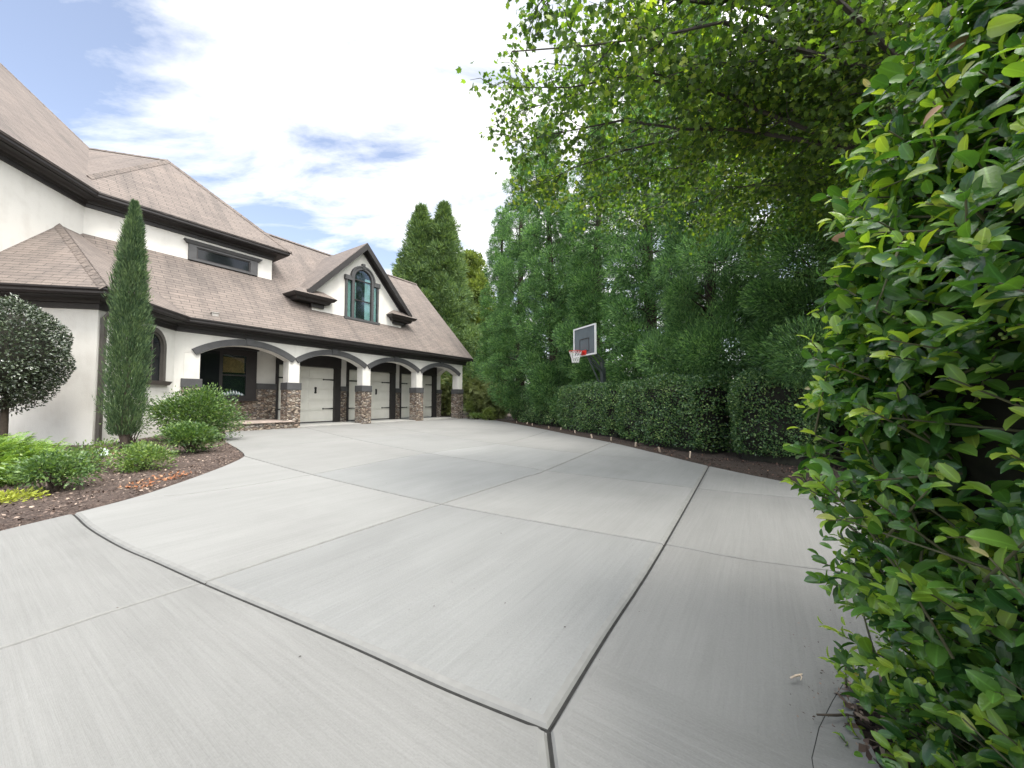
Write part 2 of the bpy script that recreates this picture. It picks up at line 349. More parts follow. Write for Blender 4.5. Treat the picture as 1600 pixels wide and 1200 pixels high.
M['yellow'] = leafmat('yellow_leaf', [(0, (.22, .27, .045)), (1, (.42, .45, .07))], .3, .5, (1.2, 1.2, .5), .4, .1, 2)
M['core'] = plain('core_shade', (.020, .020, .013), .95, .4, 14)  # near-black filler colour, stands in for shade inside the foliage
M['boardwhite'] = plain('white_frame', (.75, .75, .75), .4, .03, 5)
M['red'] = plain('red_rim', (.62, .035, .025), .4, .05, 5)
M['net'] = plain('net_cord', (.72, .72, .70), .8, .05, 5)
M['pole'] = plain('grey_green_pole', (.070, .085, .085), .4, .1, 6)
M['palegreen'] = plain('pale_plastic', (.42, .52, .48), .5, .08, 9)
M['greyblock'] = plain('precast_concrete', (.33, .31, .29), .9, .12, 12, .3)

def glassmat(name, col, rough=.06):
    m, nt, b = nmat(name)
    b.inputs['Base Color'].default_value = c4(col); b.inputs['Roughness'].default_value = rough
    b.inputs['Specular IOR Level'].default_value = .35
    return m
M['glass'] = glassmat('dark_window_glass', (.012, .014, .016))
def seeglass(name, tint, alpha):
    m, nt, b = nmat(name); L = nt.links.new
    tr = N(nt, 'ShaderNodeBsdfTransparent'); tr.inputs[0].default_value = c4(tint)
    gl = N(nt, 'ShaderNodeBsdfGlossy'); gl.inputs['Roughness'].default_value = .05; gl.inputs[0].default_value = (.5, .55, .6, 1)
    ms = N(nt, 'ShaderNodeMixShader'); ms.inputs[0].default_value = alpha
    L(tr.outputs[0], ms.inputs[1]); L(gl.outputs[0], ms.inputs[2]); L(ms.outputs[0], nt.nodes['Material Output'].inputs['Surface'])
    return m
M['clearpane'] = seeglass('clear_pane', (.75, .82, .82), .10)
M['acrylic'] = plain('smoked_acrylic', (.10, .125, .14), .25, .1, 3, spec=.6)

# ------------------------------------------------------------------ leaf batches
def nrm(a): return a / np.maximum(np.linalg.norm(a, axis=1, keepdims=True), 1e-9)
TPL = {
 'blade': (np.array([(0,0,0),(.5,.42,0),(0,1,0),(-.5,.42,0)], float), [(0,1,2,3)]),
 'leaf4': (np.array([(0,0,0),(.5,.45,.12),(0,1,-.05),(-.5,.45,.12),(0,.5,0)], float), [(0,1,2,4),(0,4,2,3)]),
}
def _laurel():
    ys = [0, .12, .36, .66, .89, 1]; ws = [.03, .30, .49, .49, .30, .0]; v = []; f = []
    for y, w in zip(ys, ws):
        z = -.34 * y * y + .08 * y
        v += [(-w, y, z + .22 * w), (0, y, z), (w, y, z + .22 * w)]
    for i in range(5):
        a = i * 3; f += [(a, a + 1, a + 4, a + 3), (a + 1, a + 2, a + 5, a + 4)]
    return np.array(v, float), f
TPL['laurel'] = _laurel()
def _maple():
    pr = [(0, 0), (.10, .10), (.34, .02), (.26, .20), (.50, .36), (.40, .44), (.50, .66), (.28, .60), (.20, .70), (.14, .74), (0, 1.0)]
    v = [(0, .38, -.03)]; pts = pr + [(-x, y) for x, y in pr[-2:0:-1]]
    v += [(x, y, .16 * abs(x) - .15 * y * y) for x, y in pts]
    n = len(pts); return np.array(v, float), [(0, 1 + i, 1 + (i + 1) % n) for i in range(n)]
TPL['maple'] = _maple()
def _pinna():   # feathery spray: stem with side blades
    v = []; f = []
    def bl(x0, y0, x1, y1, w):
        b = len(v); dx, dy = x1 - x0, y1 - y0; l = math.hypot(dx, dy); px, py = -dy / l * w, dx / l * w
        mx, my = x0 + dx * .4, y0 + dy * .4
        v.extend([(x0, y0, -.05 * y0 * y0), (mx + px, my + py, 0), (x1, y1, -.12 * y1 * y1), (mx - px, my - py, 0)]); f.append((b, b + 1, b + 2, b + 3))
    bl(0, 0, 0, 1, .03)
    for i in range(6):
        y = .12 + i * .14; l = .42 * (1 - y * .55)
        for s in (-1, 1): bl(0, y, s * l, y + l * .9, .045)
    return np.array(v, float), f
TPL['spray'] = _pinna()

def leafmesh(name, batches, mats, parent=None, loc=(0, 0, 0), smooth=False):
    """batches: (positions, directions, up hint, lengths, widths, template, material index)"""
    V = []; FI = []; LS = []; LT = []; MI = []; LX = []; vb = 0; lb = 0
    for Pp, D, U, Ln, Wd, tpl, mi in batches:
        tv_, tf = TPL[tpl]; n = len(Pp)
        if n == 0: continue
        D = nrm(D); S = nrm(np.cross(D, U)); Nn = np.cross(S, D)
        Ln = np.broadcast_to(np.asarray(Ln, float), (n,)); Wd = np.broadcast_to(np.asarray(Wd, float), (n,))
        v = (Pp[:, None, :] + S[:, None, :] * (tv_[None, :, 0:1] * Wd[:, None, None]) + D[:, None, :] * (tv_[None, :, 1:2] * Ln[:, None, None])
             + Nn[:, None, :] * (tv_[None, :, 2:3] * Ln[:, None, None]))
        k = len(tv_); V.append(v.reshape(-1, 3)); LX.append(np.tile(tv_[:, 0], n))
        fl = np.concatenate([np.array(q) for q in tf]); cnt = np.array([len(q) for q in tf])
        FI.append((fl[None, :] + (vb + np.arange(n) * k)[:, None]).reshape(-1))
        LT.append(np.tile(cnt, n)); MI.append(np.full(n * len(tf), mi)); vb += n * k
    V = np.concatenate(V).astype(np.float32); FI = np.concatenate(FI).astype(np.int32); LT = np.concatenate(LT).astype(np.int32); MI = np.concatenate(MI).astype(np.int32)
    LS = np.concatenate([[0], np.cumsum(LT)[:-1]]).astype(np.int32)
    me = bpy.data.meshes.new(name)
    me.vertices.add(len(V)); me.vertices.foreach_set('co', V.reshape(-1))
    me.loops.add(len(FI)); me.loops.foreach_set('vertex_index', FI)
    me.polygons.add(len(LT)); me.polygons.foreach_set('loop_start', LS); me.polygons.foreach_set('loop_total', LT)
    me.polygons.foreach_set('material_index', MI)
    if smooth: me.polygons.foreach_set('use_smooth', np.ones(len(LT), bool))
    me.update(); me.validate()
    if smooth and len(me.vertices) == len(V):
        at = me.attributes.new('lx', 'FLOAT', 'POINT'); at.data.foreach_set('value', np.concatenate(LX).astype(np.float32))
    if not isinstance(mats, (list, tuple)): mats = [mats]
    for m in mats: me.materials.append(m)
    o = bpy.data.objects.new(name, me); link(o, parent)
    if parent is None: o.location = loc
    return o
def rdir(r, n): return nrm(r.normal(size=(n, 3)))

# ------------------------------------------------------------------ camera, sky, sun
cam = bpy.data.cameras.new('camera'); co = bpy.data.objects.new('camera', cam); link(co)
cam.sensor_width = 36; cam.lens = 595.0 / 1600 * 36; cam.clip_end = 3000; cam.clip_start = .05
co.location = (0, 0, CAMZ); co.rotation_euler = (rad(90 + 2.6), 0, 0); scene.camera = co

SUN_AZ, SUN_EL = 136.0, 60.0     # clockwise from the view direction
w = bpy.data.worlds.new('World'); scene.world = w; w.use_nodes = True
nt = w.node_tree; L = nt.links.new
bg = nt.nodes['Background']
sky = N(nt, 'ShaderNodeTexSky', sky_type='NISHITA'); sky.sun_disc = False
sky.sun_elevation = rad(SUN_EL); sky.sun_rotation = rad(SUN_AZ); sky.air_density = 1.0; sky.dust_density = 1.0; sky.ozone_density = 1.6
skm = N(nt, 'ShaderNodeMix', data_type='RGBA', blend_type='MULTIPLY'); skm.inputs[0].default_value = 1
L(sky.outputs[0], skm.inputs[6]); skm.inputs[7].default_value = (1.12, .96, .88, 1)
tc = N(nt, 'ShaderNodeTexCoord'); sp = N(nt, 'ShaderNodeSeparateXYZ'); L(tc.outputs['Generated'], sp.inputs[0])
zz = N(nt, 'ShaderNodeMath', operation='MAXIMUM'); zz.inputs[1].default_value = 0.02; L(sp.outputs['Z'], zz.inputs[0])
za = N(nt, 'ShaderNodeMath', operation='ADD'); za.inputs[1].default_value = .12; L(zz.outputs[0], za.inputs[0])
dx = N(nt, 'ShaderNodeMath', operation='DIVIDE'); L(sp.outputs['X'], dx.inputs[0]); L(za.outputs[0], dx.inputs[1])
dy = N(nt, 'ShaderNodeMath', operation='DIVIDE'); L(sp.outputs['Y'], dy.inputs[0]); L(za.outputs[0], dy.inputs[1])
cb = N(nt, 'ShaderNodeCombineXYZ'); L(dx.outputs[0], cb.inputs[0]); L(dy.outputs[0], cb.inputs[1])
mp = N(nt, 'ShaderNodeMapping'); mp.inputs['Rotation'].default_value = (0, 0, rad(28)); mp.inputs['Scale'].default_value = (1.0, 2.0, 1); mp.inputs['Location'].default_value = (3.3, 1.2, 0)
L(cb.outputs[0], mp.inputs['Vector'])
cn = N(nt, 'ShaderNodeTexNoise'); cn.inputs['Scale'].default_value = 1.75; cn.inputs['Detail'].default_value = 10; cn.inputs['Roughness'].default_value = .60; cn.inputs['Distortion'].default_value = .35
L(mp.outputs[0], cn.inputs['Vector'])
# the cloud sheet is thickest round the sun and thins towards the far left of the sky
dt = N(nt, 'ShaderNodeVectorMath', operation='DOT_PRODUCT')
L(tc.outputs['Generated'], dt.inputs[0]); dt.inputs[1].default_value = Vector((.20, .62, .72)).normalized()
mr = N(nt, 'ShaderNodeMapRange'); mr.inputs['From Min'].default_value = .45; mr.inputs['From Max'].default_value = .97; mr.inputs['To Min'].default_value = -.175; mr.inputs['To Max'].default_value = .07
L(dt.outputs['Value'], mr.inputs['Value'])
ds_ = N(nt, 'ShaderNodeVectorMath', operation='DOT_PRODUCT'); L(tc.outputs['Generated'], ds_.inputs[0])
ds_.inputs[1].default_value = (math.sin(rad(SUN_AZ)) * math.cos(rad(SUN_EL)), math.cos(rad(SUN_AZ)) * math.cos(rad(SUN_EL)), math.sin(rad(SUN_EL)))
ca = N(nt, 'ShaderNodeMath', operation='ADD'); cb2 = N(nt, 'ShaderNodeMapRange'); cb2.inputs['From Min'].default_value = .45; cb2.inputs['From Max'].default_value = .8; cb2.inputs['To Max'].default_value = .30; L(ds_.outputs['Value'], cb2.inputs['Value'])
cs2 = N(nt, 'ShaderNodeMath', operation='ADD'); L(mr.outputs[0], cs2.inputs[0]); L(cb2.outputs[0], cs2.inputs[1])
L(cn.outputs['Fac'], ca.inputs[0]); L(cs2.outputs[0], ca.inputs[1])
cr = ramp(nt, [(.36, (.08, .08, .08)), (.47, (.5, .5, .5)), (.56, (.88, .88, .88)), (.65, (1, 1, 1))]); L(ca.outputs[0], cr.inputs['Fac'])
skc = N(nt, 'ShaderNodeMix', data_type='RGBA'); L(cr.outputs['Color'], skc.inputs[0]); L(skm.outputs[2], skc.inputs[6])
cm = N(nt, 'ShaderNodeMapRange'); cm.inputs['From Min'].default_value = .38; cm.inputs['From Max'].default_value = .9; cm.inputs['To Min'].default_value = 4.8; cm.inputs['To Max'].default_value = 17; L(ds_.outputs['Value'], cm.inputs['Value'])  # clouds toward the out-of-view sun brightened as added fill light
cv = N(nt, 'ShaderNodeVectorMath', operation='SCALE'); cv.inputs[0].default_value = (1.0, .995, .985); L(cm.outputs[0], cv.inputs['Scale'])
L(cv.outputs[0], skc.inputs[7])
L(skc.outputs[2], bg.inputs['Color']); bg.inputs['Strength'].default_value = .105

sl = bpy.data.lights.new('sun', 'SUN'); sl.energy = 1.15; sl.angle = rad(14); sl.color = (1, .955, .88)
so = bpy.data.objects.new('sun', sl); link(so)
a, e = rad(SUN_AZ), rad(SUN_EL)
sdir = Vector((math.sin(a) * math.cos(e), math.cos(a) * math.cos(e), math.sin(e)))
so.rotation_euler = sdir.to_track_quat('Z', 'Y').to_euler(); so.location = (0, 0, 30)
scene.view_settings.view_transform = 'Standard'; scene.view_settings.look = 'None'; scene.view_settings.gamma = 1; scene.view_settings.exposure = 1.62
try:
    scene.cycles.max_bounces = 6; scene.cycles.transparent_max_bounces = 12; scene.cycles.use_denoising = True; scene.cycles.diffuse_bounces = 4
except Exception: pass

# ------------------------------------------------------------------ ground
EDGE_L = [(-4.35, -6), (-4.6, 0), (-4.74, 2.6), (-4.77, 3.61), (-4.72, 4.19), (-4.72, 4.8), (-4.83, 5.41), (-5.05, 6.3), (-5.35, 7.3), (-5.75, 8.24), (-6.5, 9.15), (-7.6, 10.3), (-8.6, 11.4), (-10.0, 13.4)]
def smooth_pl(pts, k=4, closed=False):
    out = []; n = len(pts)
    for i in range(n - 1):
        p0 = Vector(pts[max(i - 1, 0)]); p1 = Vector(pts[i]); p2 = Vector(pts[i + 1]); p3 = Vector(pts[min(i + 2, n - 1)])
        for j in range(k):
            t = j / k
            q = 0.5 * ((2 * p1) + (-p0 + p2) * t + (2 * p0 - 5 * p1 + 4 * p2 - p3) * t * t + (-p0 + 3 * p1 - 3 * p2 + p3) * t ** 3)
            out.append((q.x, q.y))
    out.append(tuple(pts[-1])); return out
EDGE_R = [(-3.2, 26.5), (-1.9, 24.4), (-.55, 21.6), (.9, 17.6), (2.1, 13.9), (2.91, 11.6), (3.45, 9.3), (3.85, 7.43), (4.45, 5.83), (5.4, 4.5), (6.6, 3.3), (6.6, 2.2), (4.2, 1.95), (1.95, 1.85), (1.52, 1.70), (1.32, 1.45), (1.28, .6), (1.28, -6)]
pf = [P(5.4, 16.18), P(8.0, 16.22), P(19.2, 16.22)]
outline = smooth_pl(EDGE_L) + [(p.x, p.y) for p in pf] + [tuple(P(21.5, 16.0).xy)] + smooth_pl(EDGE_R)
outline = [tuple(p) for p in outline]

def inpoly(x, y, poly):
    c = False; n = len(poly); j = n - 1
    for i in range(n):
        xi, yi = poly[i]; xj, yj = poly[j]
        if (yi > y) != (yj > y) and x < (xj - xi) * (y - yi) / (yj - yi) + xi: c = not c
        j = i
    return c
F_, PT = 595.0, rad(2.6)
def gp(px, py):          # survey of the slab joints: where each bearing meets the sloping ground
    u, v = px - 800., 600. - py
    r = Vector((u, F_ * math.cos(PT) - v * math.sin(PT), F_ * math.sin(PT) + v * math.cos(PT)))
    g = Vector((0, 0, 1)) - .0105 * nv
    s = -(Vector((0, 0, CAMZ)).dot(g)) / r.dot(g)
    return (r.x * s, r.y * s)
JW = [   # wide joints
 [gp(104, 800), gp(119, 813), gp(140, 832.5), gp(189, 862), gp(245, 887), gp(318.5, 921), gp(437.5, 972.5), gp(560, 1027), gp(700, 1092.5), gp(857.5, 1158)],
 [gp(857.5, 1158), gp(950, 1001), gp(1037.5, 860), gp(1108, 731)],
 [gp(857.5, 1158), gp(862, 1200), (.15, .6), (.2, -5)],
]
JT = [
 [gp(381, 716), gp(482.5, 744.7), gp(601, 774), gp(689, 794), gp(820, 819), gp(1037.5, 858.5), gp(1262, 897), (5.2, 2.2)],
 [gp(470, 668), gp(551, 688), gp(676, 712.5), gp(820, 734), gp(854, 740), gp(1030, 760.6), gp(1120, 772), gp(1262, 785), (6.2, 4.1)],
 [gp(589, 665), gp(664, 678.4), gp(767, 694.7), gp(902, 711), gp(1040, 725)],
 [gp(255, 781), gp(320, 774), gp(482, 747), gp(657, 713), gp(779, 695.6), gp(820, 687), gp(857, 675)],
 [gp(378, 704), gp(551, 688.5), gp(664, 678.4), gp(726, 671), gp(795, 662)],
 [gp(-300, 1120), gp(0, 1028.5), gp(160, 973), gp(318.5, 920.5), gp(498, 858.7), gp(689, 794), gp(820, 750), gp(856, 738), gp(956, 694)],
]
JS = [[gp(1335, 1050), gp(1269, 1197), (.93, 1.0), (.70, .2)]]
segs = []
for js, w_, b_ in ((JW, .0085, .048), (JT, .0066, .024), (JS, .0016, .0016)):
    for j in js:
        q = smooth_pl(j, 4)
        for a_, b2 in zip(q[:-1], q[1:]): segs.append((a_[0], a_[1], b2[0], b2[1], w_, b_))
SG = np.array(segs)
def jd(x, y):
    ax, ay, bx, by = SG[:, 0], SG[:, 1], SG[:, 2], SG[:, 3]
    dx_, dy_ = bx - ax, by - ay
    t = np.clip(((x - ax) * dx_ + (y - ay) * dy_) / (dx_ ** 2 + dy_ ** 2 + 1e-12), 0, 1)
    d = np.hypot(x - ax - t * dx_, y - ay - t * dy_)
    i = np.argmin(d - SG[:, 4]); return d[i], SG[i, 4], SG[i, 5]
def prof(x, y):
    d, w_, b_ = jd(x, y)
    if d < 0.002: return -.022
    if d < w_ + .0015: return -.016
    if d < w_ * 2.2 + .0015: return -.0045
    if d < b_ + .002: return -.0015 if d < b_ - .003 else 0
    return 0
def driveway():
    vs = []; es = []
    def addpl(pl, closed=False):
        b = len(vs); vs.extend([Vector(p) for p in pl])
        for i in range(len(pl) - 1): es.append((b + i, b + i + 1))
        if closed: es.append((b + len(pl) - 1, b))
    addpl(outline, True)
    for js, offs in ((JW, (0, .0085, .019, .046, .050)), (JT, (0, .0066, .0120, .022, .026)), (JS, (0, .0016))):
        for j in js:
            q = [Vector(p) for p in smooth_pl(j, 4)]
            nn = []
            for i in range(len(q)):
                d = (q[min(i + 1, len(q) - 1)] - q[max(i - 1, 0)]).normalized(); nn.append(Vector((-d.y, d.x)))
            for o_ in offs:
                for s_ in ((1, -1) if o_ else (1,)):
                    addpl([(p + n_ * o_ * s_) for p, n_ in zip(q, nn)])
    r = delaunay_2d_cdt(vs, es, [], 0, 1e-5)
    ov, of = r[0], r[2]
    keep = []; mi = []
    for f in of:
        cx = sum(ov[i].x for i in f) / 3; cy = sum(ov[i].y for i in f) / 3
        if not inpoly(cx, cy, outline): continue
        d, w_, b_ = jd(cx, cy)
        if d < w_: k = 3
        elif d < b_: k = 2
        else:
            k = 0
            jl = JW[0]; yy = None
            # foreground of the wide curved joint is broomed crosswise
            for (x0, y0), (x1, y1) in zip(jl[:-1], jl[1:]):
                if x0 <= cx <= x1: yy = y0 + (y1 - y0) * (cx - x0) / (x1 - x0)
            if yy is None: yy = 1.7 if cx > 0 else 4.2
            if cy < yy: k = 1
        keep.append(f); mi.append(k)
    me = bpy.data.meshes.new('driveway')
    me.from_pydata([(p.x, p.y, gz(p.x, p.y) + prof(p.x, p.y) + .05) for p in ov], [], keep)
    for m in (M['conA'], M['conB'], M['conband'], M['joint']): me.materials.append(m)
    me.polygons.foreach_set('material_index', mi)
    me.update()
    bm = bmesh.new(); bm.from_mesh(me)
    bmesh.ops.delete(bm, geom=[v for v in bm.verts if not v.link_faces], context='VERTS')
    bmesh.ops.recalc_face_normals(bm, faces=bm.faces)
    for f in bm.faces:
        if f.normal.z < 0: f.normal_flip()
    bm.faces.index_update()
    # each slab dried to its own tone, with shade painted onto the near ones
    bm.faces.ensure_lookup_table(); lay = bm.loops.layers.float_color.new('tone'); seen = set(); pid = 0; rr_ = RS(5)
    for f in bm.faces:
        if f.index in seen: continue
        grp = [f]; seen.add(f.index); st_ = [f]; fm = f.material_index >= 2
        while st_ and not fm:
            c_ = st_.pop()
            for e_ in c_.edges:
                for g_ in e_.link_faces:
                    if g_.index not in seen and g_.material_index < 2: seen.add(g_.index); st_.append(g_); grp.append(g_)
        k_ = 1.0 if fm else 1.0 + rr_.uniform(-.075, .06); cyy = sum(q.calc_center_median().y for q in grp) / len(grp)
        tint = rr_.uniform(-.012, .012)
        if not fm and cyy < 3.2: k_ *= .87  # near slabs darkened: tree shade put into their colour
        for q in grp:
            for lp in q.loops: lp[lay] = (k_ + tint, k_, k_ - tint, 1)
    # slab edge down into the soil
    ed = [e_ for e_ in bm.edges if len(e_.link_faces) == 1]
    ex = bmesh.ops.extrude_edge_only(bm, edges=ed)
    for v in ex['geom']:
        if isinstance(v, bmesh.types.BMVert): v.co.z -= .13
    bm.to_mesh(me); bm.free()
    o = bpy.data.objects.new('driveway', me); link(o); tag(o, 'wide pale grey concrete driveway cut into slabs by joints', kind='structure')
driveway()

def ground_sheet():
    mb = MB(); xs = [-900, -300, -100, -40, -25, -18, -12, -6, 0, 6, 12, 20, 40, 100, 300, 900]; ys = [-300, -60, -20, -8, 0, 5, 10, 15, 20, 25, 30, 40, 60, 120, 300, 1200]
    rows = [[Vector((x, y, gz(x, y) - .045)) for x in xs] for y in ys]
    mb.grid(rows); o = mb.build('ground', M['soil'], smooth=True); tag(o, 'dark leaf litter ground', kind='structure')
ground_sheet()
def far_ground():
    mb = MB(); rows = []
    for i in range(5):
        r = [48, 90, 200, 500, 850][i]
        rows.append([Vector((math.sin(a) * r, math.cos(a) * r, gz(math.sin(a) * r, math.cos(a) * r) - .03)) for a in [rad(q) for q in range(-80, 81, 8)]])
    mb.grid(rows); tag(mb.build('far_lawn', M['grassy'], smooth=True), 'rough green ground beyond the trees', kind='structure')
far_ground()

def bumpy_bed(name, poly, mat, label, amp=.05, step=.22, rise=.03, seed=1):
    """mulch surface: an uneven sheet clipped to a bed outline, lowest along the concrete"""
    r = RS(seed); vs = [Vector(p) for p in poly]; n0 = len(vs)
    es = [(i, (i + 1) % n0) for i in range(n0)]
    X = [p[0] for p in poly]; Y = [p[1] for p in poly]
    x = min(X)
    while x < max(X):
        y = min(Y)
        while y < max(Y):
            xx, yy = x + r.uniform(-.3, .3) * step, y + r.uniform(-.3, .3) * step
            if inpoly(xx, yy, poly): vs.append(Vector((xx, yy)))
            y += step
        x += step
    res = delaunay_2d_cdt(vs, es, [], 0, 1e-5); ov = res[0]
    fs = [f for f in res[2] if inpoly(sum(ov[i].x for i in f) / 3, sum(ov[i].y for i in f) / 3, poly)]
    me = bpy.data.meshes.new(name)
    pts = []
    for p in ov:
        b = any(abs(p.x - q[0]) < 1e-4 and abs(p.y - q[1]) < 1e-4 for q in poly)
        pts.append((p.x, p.y, gz(p.x, p.y) + (.022 if b else rise + .03 + amp * (r.rand() - .3))))
    me.from_pydata(pts, [], fs); me.materials.append(mat)
    me.update()
    bm = bmesh.new(); bm.from_mesh(me)
    for f in bm.faces:
        if f.normal.z < 0: f.normal_flip()
    bm.to_mesh(me); bm.free()
    me.polygons.foreach_set('use_smooth', np.ones(len(me.polygons), bool))
    o = bpy.data.objects.new(name, me); link(o); tag(o, label, kind='structure'); return o
bedL = smooth_pl([p for p in EDGE_L if p[1] > -3 and p[1] < 13.5], 3)
bedL = [(x - .012, y) for x, y in bedL] + [(-11.6, 15.6), (-12.3, 15.2), (-11.5, 12.5), (-10.6, 9.7), (-15, 8.6), (-20, 7.6), (-20, -3)]
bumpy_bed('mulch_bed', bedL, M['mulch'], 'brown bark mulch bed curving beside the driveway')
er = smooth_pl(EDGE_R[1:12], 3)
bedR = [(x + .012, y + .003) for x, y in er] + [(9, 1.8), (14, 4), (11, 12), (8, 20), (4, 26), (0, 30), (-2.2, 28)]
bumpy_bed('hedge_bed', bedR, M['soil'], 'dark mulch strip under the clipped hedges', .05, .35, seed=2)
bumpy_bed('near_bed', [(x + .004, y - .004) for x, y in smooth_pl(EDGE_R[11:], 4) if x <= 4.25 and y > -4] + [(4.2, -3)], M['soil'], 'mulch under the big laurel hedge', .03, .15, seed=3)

def chips(name, n, region, mat, label, size=(.02, .05), seed=4, zoff=.06, kind='stuff', gate=None):
    r = RS(seed); X = [p[0] for p in region]; Y = [p[1] for p in region]; pts = []
    while len(pts) < n:
        x, y = r.uniform(min(X), max(X)), r.uniform(min(Y), max(Y))
        if inpoly(x, y, region) and (gate is None or gate(x, y, r)): pts.append((x, y, gz(x, y) + zoff + r.uniform(-.012, .02)))
    Pp = np.array(pts); D = rdir(r, n); D[:, 2] *= .45; U = rdir(r, n) * .6 + np.array([0, 0, 1.])
    Ln = r.uniform(size[0], size[1], n); o = leafmesh(name, [(Pp, D, U, Ln, Ln * r.uniform(.25, .7, n), 'blade', 0)], mat)
    tag(o, label, kind=kind); return o
visL = [(-4.72, 1.5), (-4.79, 3.61), (-4.75, 4.19), (-4.75, 4.8), (-4.86, 5.41), (-5.08, 6.3), (-5.38, 7.3), (-5.78, 8.24), (-6.55, 9.15), (-8.6, 11.4), (-10.5, 13.2), (-10.7, 9.4), (-10, 6), (-6.5, 1.5)]
chips('bark_mulch', 26000, visL, M['chips'], 'loose bark chips covering the garden bed', (.02, .055), 4)
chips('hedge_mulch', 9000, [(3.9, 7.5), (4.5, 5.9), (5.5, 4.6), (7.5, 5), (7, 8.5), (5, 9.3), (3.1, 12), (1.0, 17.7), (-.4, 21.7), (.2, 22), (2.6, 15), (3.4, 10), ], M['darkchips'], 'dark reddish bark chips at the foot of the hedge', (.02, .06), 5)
chips('near_mulch', 1500, [(1.25, .9), (1.27, 1.45), (1.44, 1.76), (2.2, 1.9), (2.2, .9)], M['chips'], 'bark and straw at the foot of the laurel hedge', (.02, .07), 6, .045)
chips('orange_leaves', 500, [(-4.98, 5.2), (-5.3, 5.2), (-5.6, 6.2), (-5.15, 6.25)], M['orange'], 'orange dry leaves lying at the bed edge', (.025, .06), 7, .075)
chips('orange_leaves', 260, [(-8.2, 7.6), (-9.5, 7.6), (-9.2, 8.5), (-8.0, 8.2)], M['orange'], 'orange dry leaves near the cypress foot', (.025, .06), 8, .085)

# ------------------------------------------------------------------ HOUSE
C0 = Vector((-10.56, 9.627, 0)); mC = mv.dot(C0); dC = dv.dot(C0)
fA = Vector((math.sin(rad(78.2)), math.cos(rad(78.2)), 0))
sK = (16.22 - nv.dot(C0)) / nv.dot(dv); K1 = C0 + dv * sK
def plane3(a, b, c):
    n = (b - a).cross(c - a).normalized(); return n, n.dot(a)
def X3(p1, p2, p3):
    m_ = Matrix((p1[0], p2[0], p3[0])); return m_.inverted() @ Vector((p1[1], p2[1], p3[1]))
GS = 1.08; EZ = 4.10; NE = 15.72
plG = ((Vector((0, 0, 1)) - GS * nv), EZ - GS * NE)
OV = .5
apex = Vector((-13.653, 11.26, 6.645))
sB = (apex.z - EZ) / (mv.dot(apex) - (mC - OV)); sA = (apex.z - EZ) / (dv.dot(apex) - (dC - OV))
plB = (Vector((0, 0, 1)) - sB * mv, EZ - sB * (mC - OV)); plA = (Vector((0, 0, 1)) - sA * dv, EZ - sA * (dC - OV))
zE = (Vector((0, 0, 1)), EZ)
Kup = P(2.5, 18.15); mK = mv.dot(Kup)
wallN = (nv, 18.15); wallM = (mv, mK)
house = empty('house', P(8, 16.2, .15), 'white stucco house with brown shingled roofs, black eaves and arched stone-based garage arcade', 'house')
HO = Vector(house.location)
def hb(mb, name, mat, parent=None, **kw):
    return mb.build(name, mat, parent or house, HO, **kw)

# walls -------------------------------------------------------------
mb = MB(); th = .3
def wallseg(a, b, z0, z1, thick=.3):
    d = (b - a).normalized(); inn = Vector((-d.y, d.x, 0)) * thick
    mb.hexa([Vector((p.x, p.y, z)) for z in (z0, z1) for p in (a, b, b + inn, a + inn)])
pA0 = C0 - fA * 9
wallseg(pA0, C0, -.1, 4.02, .2985)
wallseg(C0 + dv * .298, K1 + dv * .15, -.1, 4.015)
wallseg(K1, P(4.63, 16.22), -.1, 4.025)
# lintel wall above the arches
ZS, ZC = 2.97, 3.40; RI = (1.5 ** 2 + (ZC - ZS) ** 2) / (2 * (ZC - ZS)); zc0 = ZC - RI
COLS = [4.63, 8.03, 11.50, 14.97, 18.45]; CW = .45
def arc_z(dT, R): return zc0 + math.sqrt(max(R * R - dT * dT, 0))
def arch_wall(mb, T0, T1, N0, N1, top=4.0, fr=P):
    k = 20; ts = [T0 + (T1 - T0) * i / k for i in range(k + 1)]; c = (T0 + T1) / 2; sc_ = 1.5 / ((T1 - T0) / 2)
    zs = [arc_z((t - c) * sc_, RI) for t in ts]
    for i in range(k):
        a, b = ts[i], ts[i + 1]
        mb.face([fr(a, N0, zs[i]), fr(b, N0, zs[i + 1]), fr(b, N0, top), fr(a, N0, top)])
        mb.face([fr(b, N1, zs[i + 1]), fr(a, N1, zs[i]), fr(a, N1, top), fr(b, N1, top)])
        mb.face([fr(a, N1, zs[i]), fr(b, N1, zs[i + 1]), fr(b, N0, zs[i + 1]), fr(a, N0, zs[i])])
for i in range(4): arch_wall(mb, COLS[i] + CW, COLS[i + 1], 16.22, 16.62)
for c in COLS: mb.tbox(c, c + CW, 16.22, 16.62, ZS, 4.0)
# end arch of the arcade, seen from inside
def PE(a, b, z): return P(18.9 - b, a, z)
arch_wall(mb, 16.62, 18.2, 0, .4, 4.0, PE)
# back wall of the arcade with door openings: piers, header
DOORS = [(8.56, 11.26), (12.05, 14.78), (15.54, 18.20)]
mb.tbox(4.63, 8.45, 18.2, 18.5, .2, 3.72)
for a, b in ((11.58, 11.93), (15.10, 15.44)): mb.tbox(a, b, 18.2, 18.5, .2, 3.72)
mb.tbox(18.52, 18.9, 18.15, 18.55, 2.07, 3.72)
mb.tbox(8.45, 18.52, 18.32, 18.5, 3.0, 3.72)
mb.tbox(18.6, 18.88, 18.6, 26.2, -.1, 4.0)
# gable triangle on the far end
mb.poly_prism([P(18.88, 16.3, 4.0), P(18.88, 26.1, 4.0), P(18.88, 21.2, 9.7)], tv * -.2)
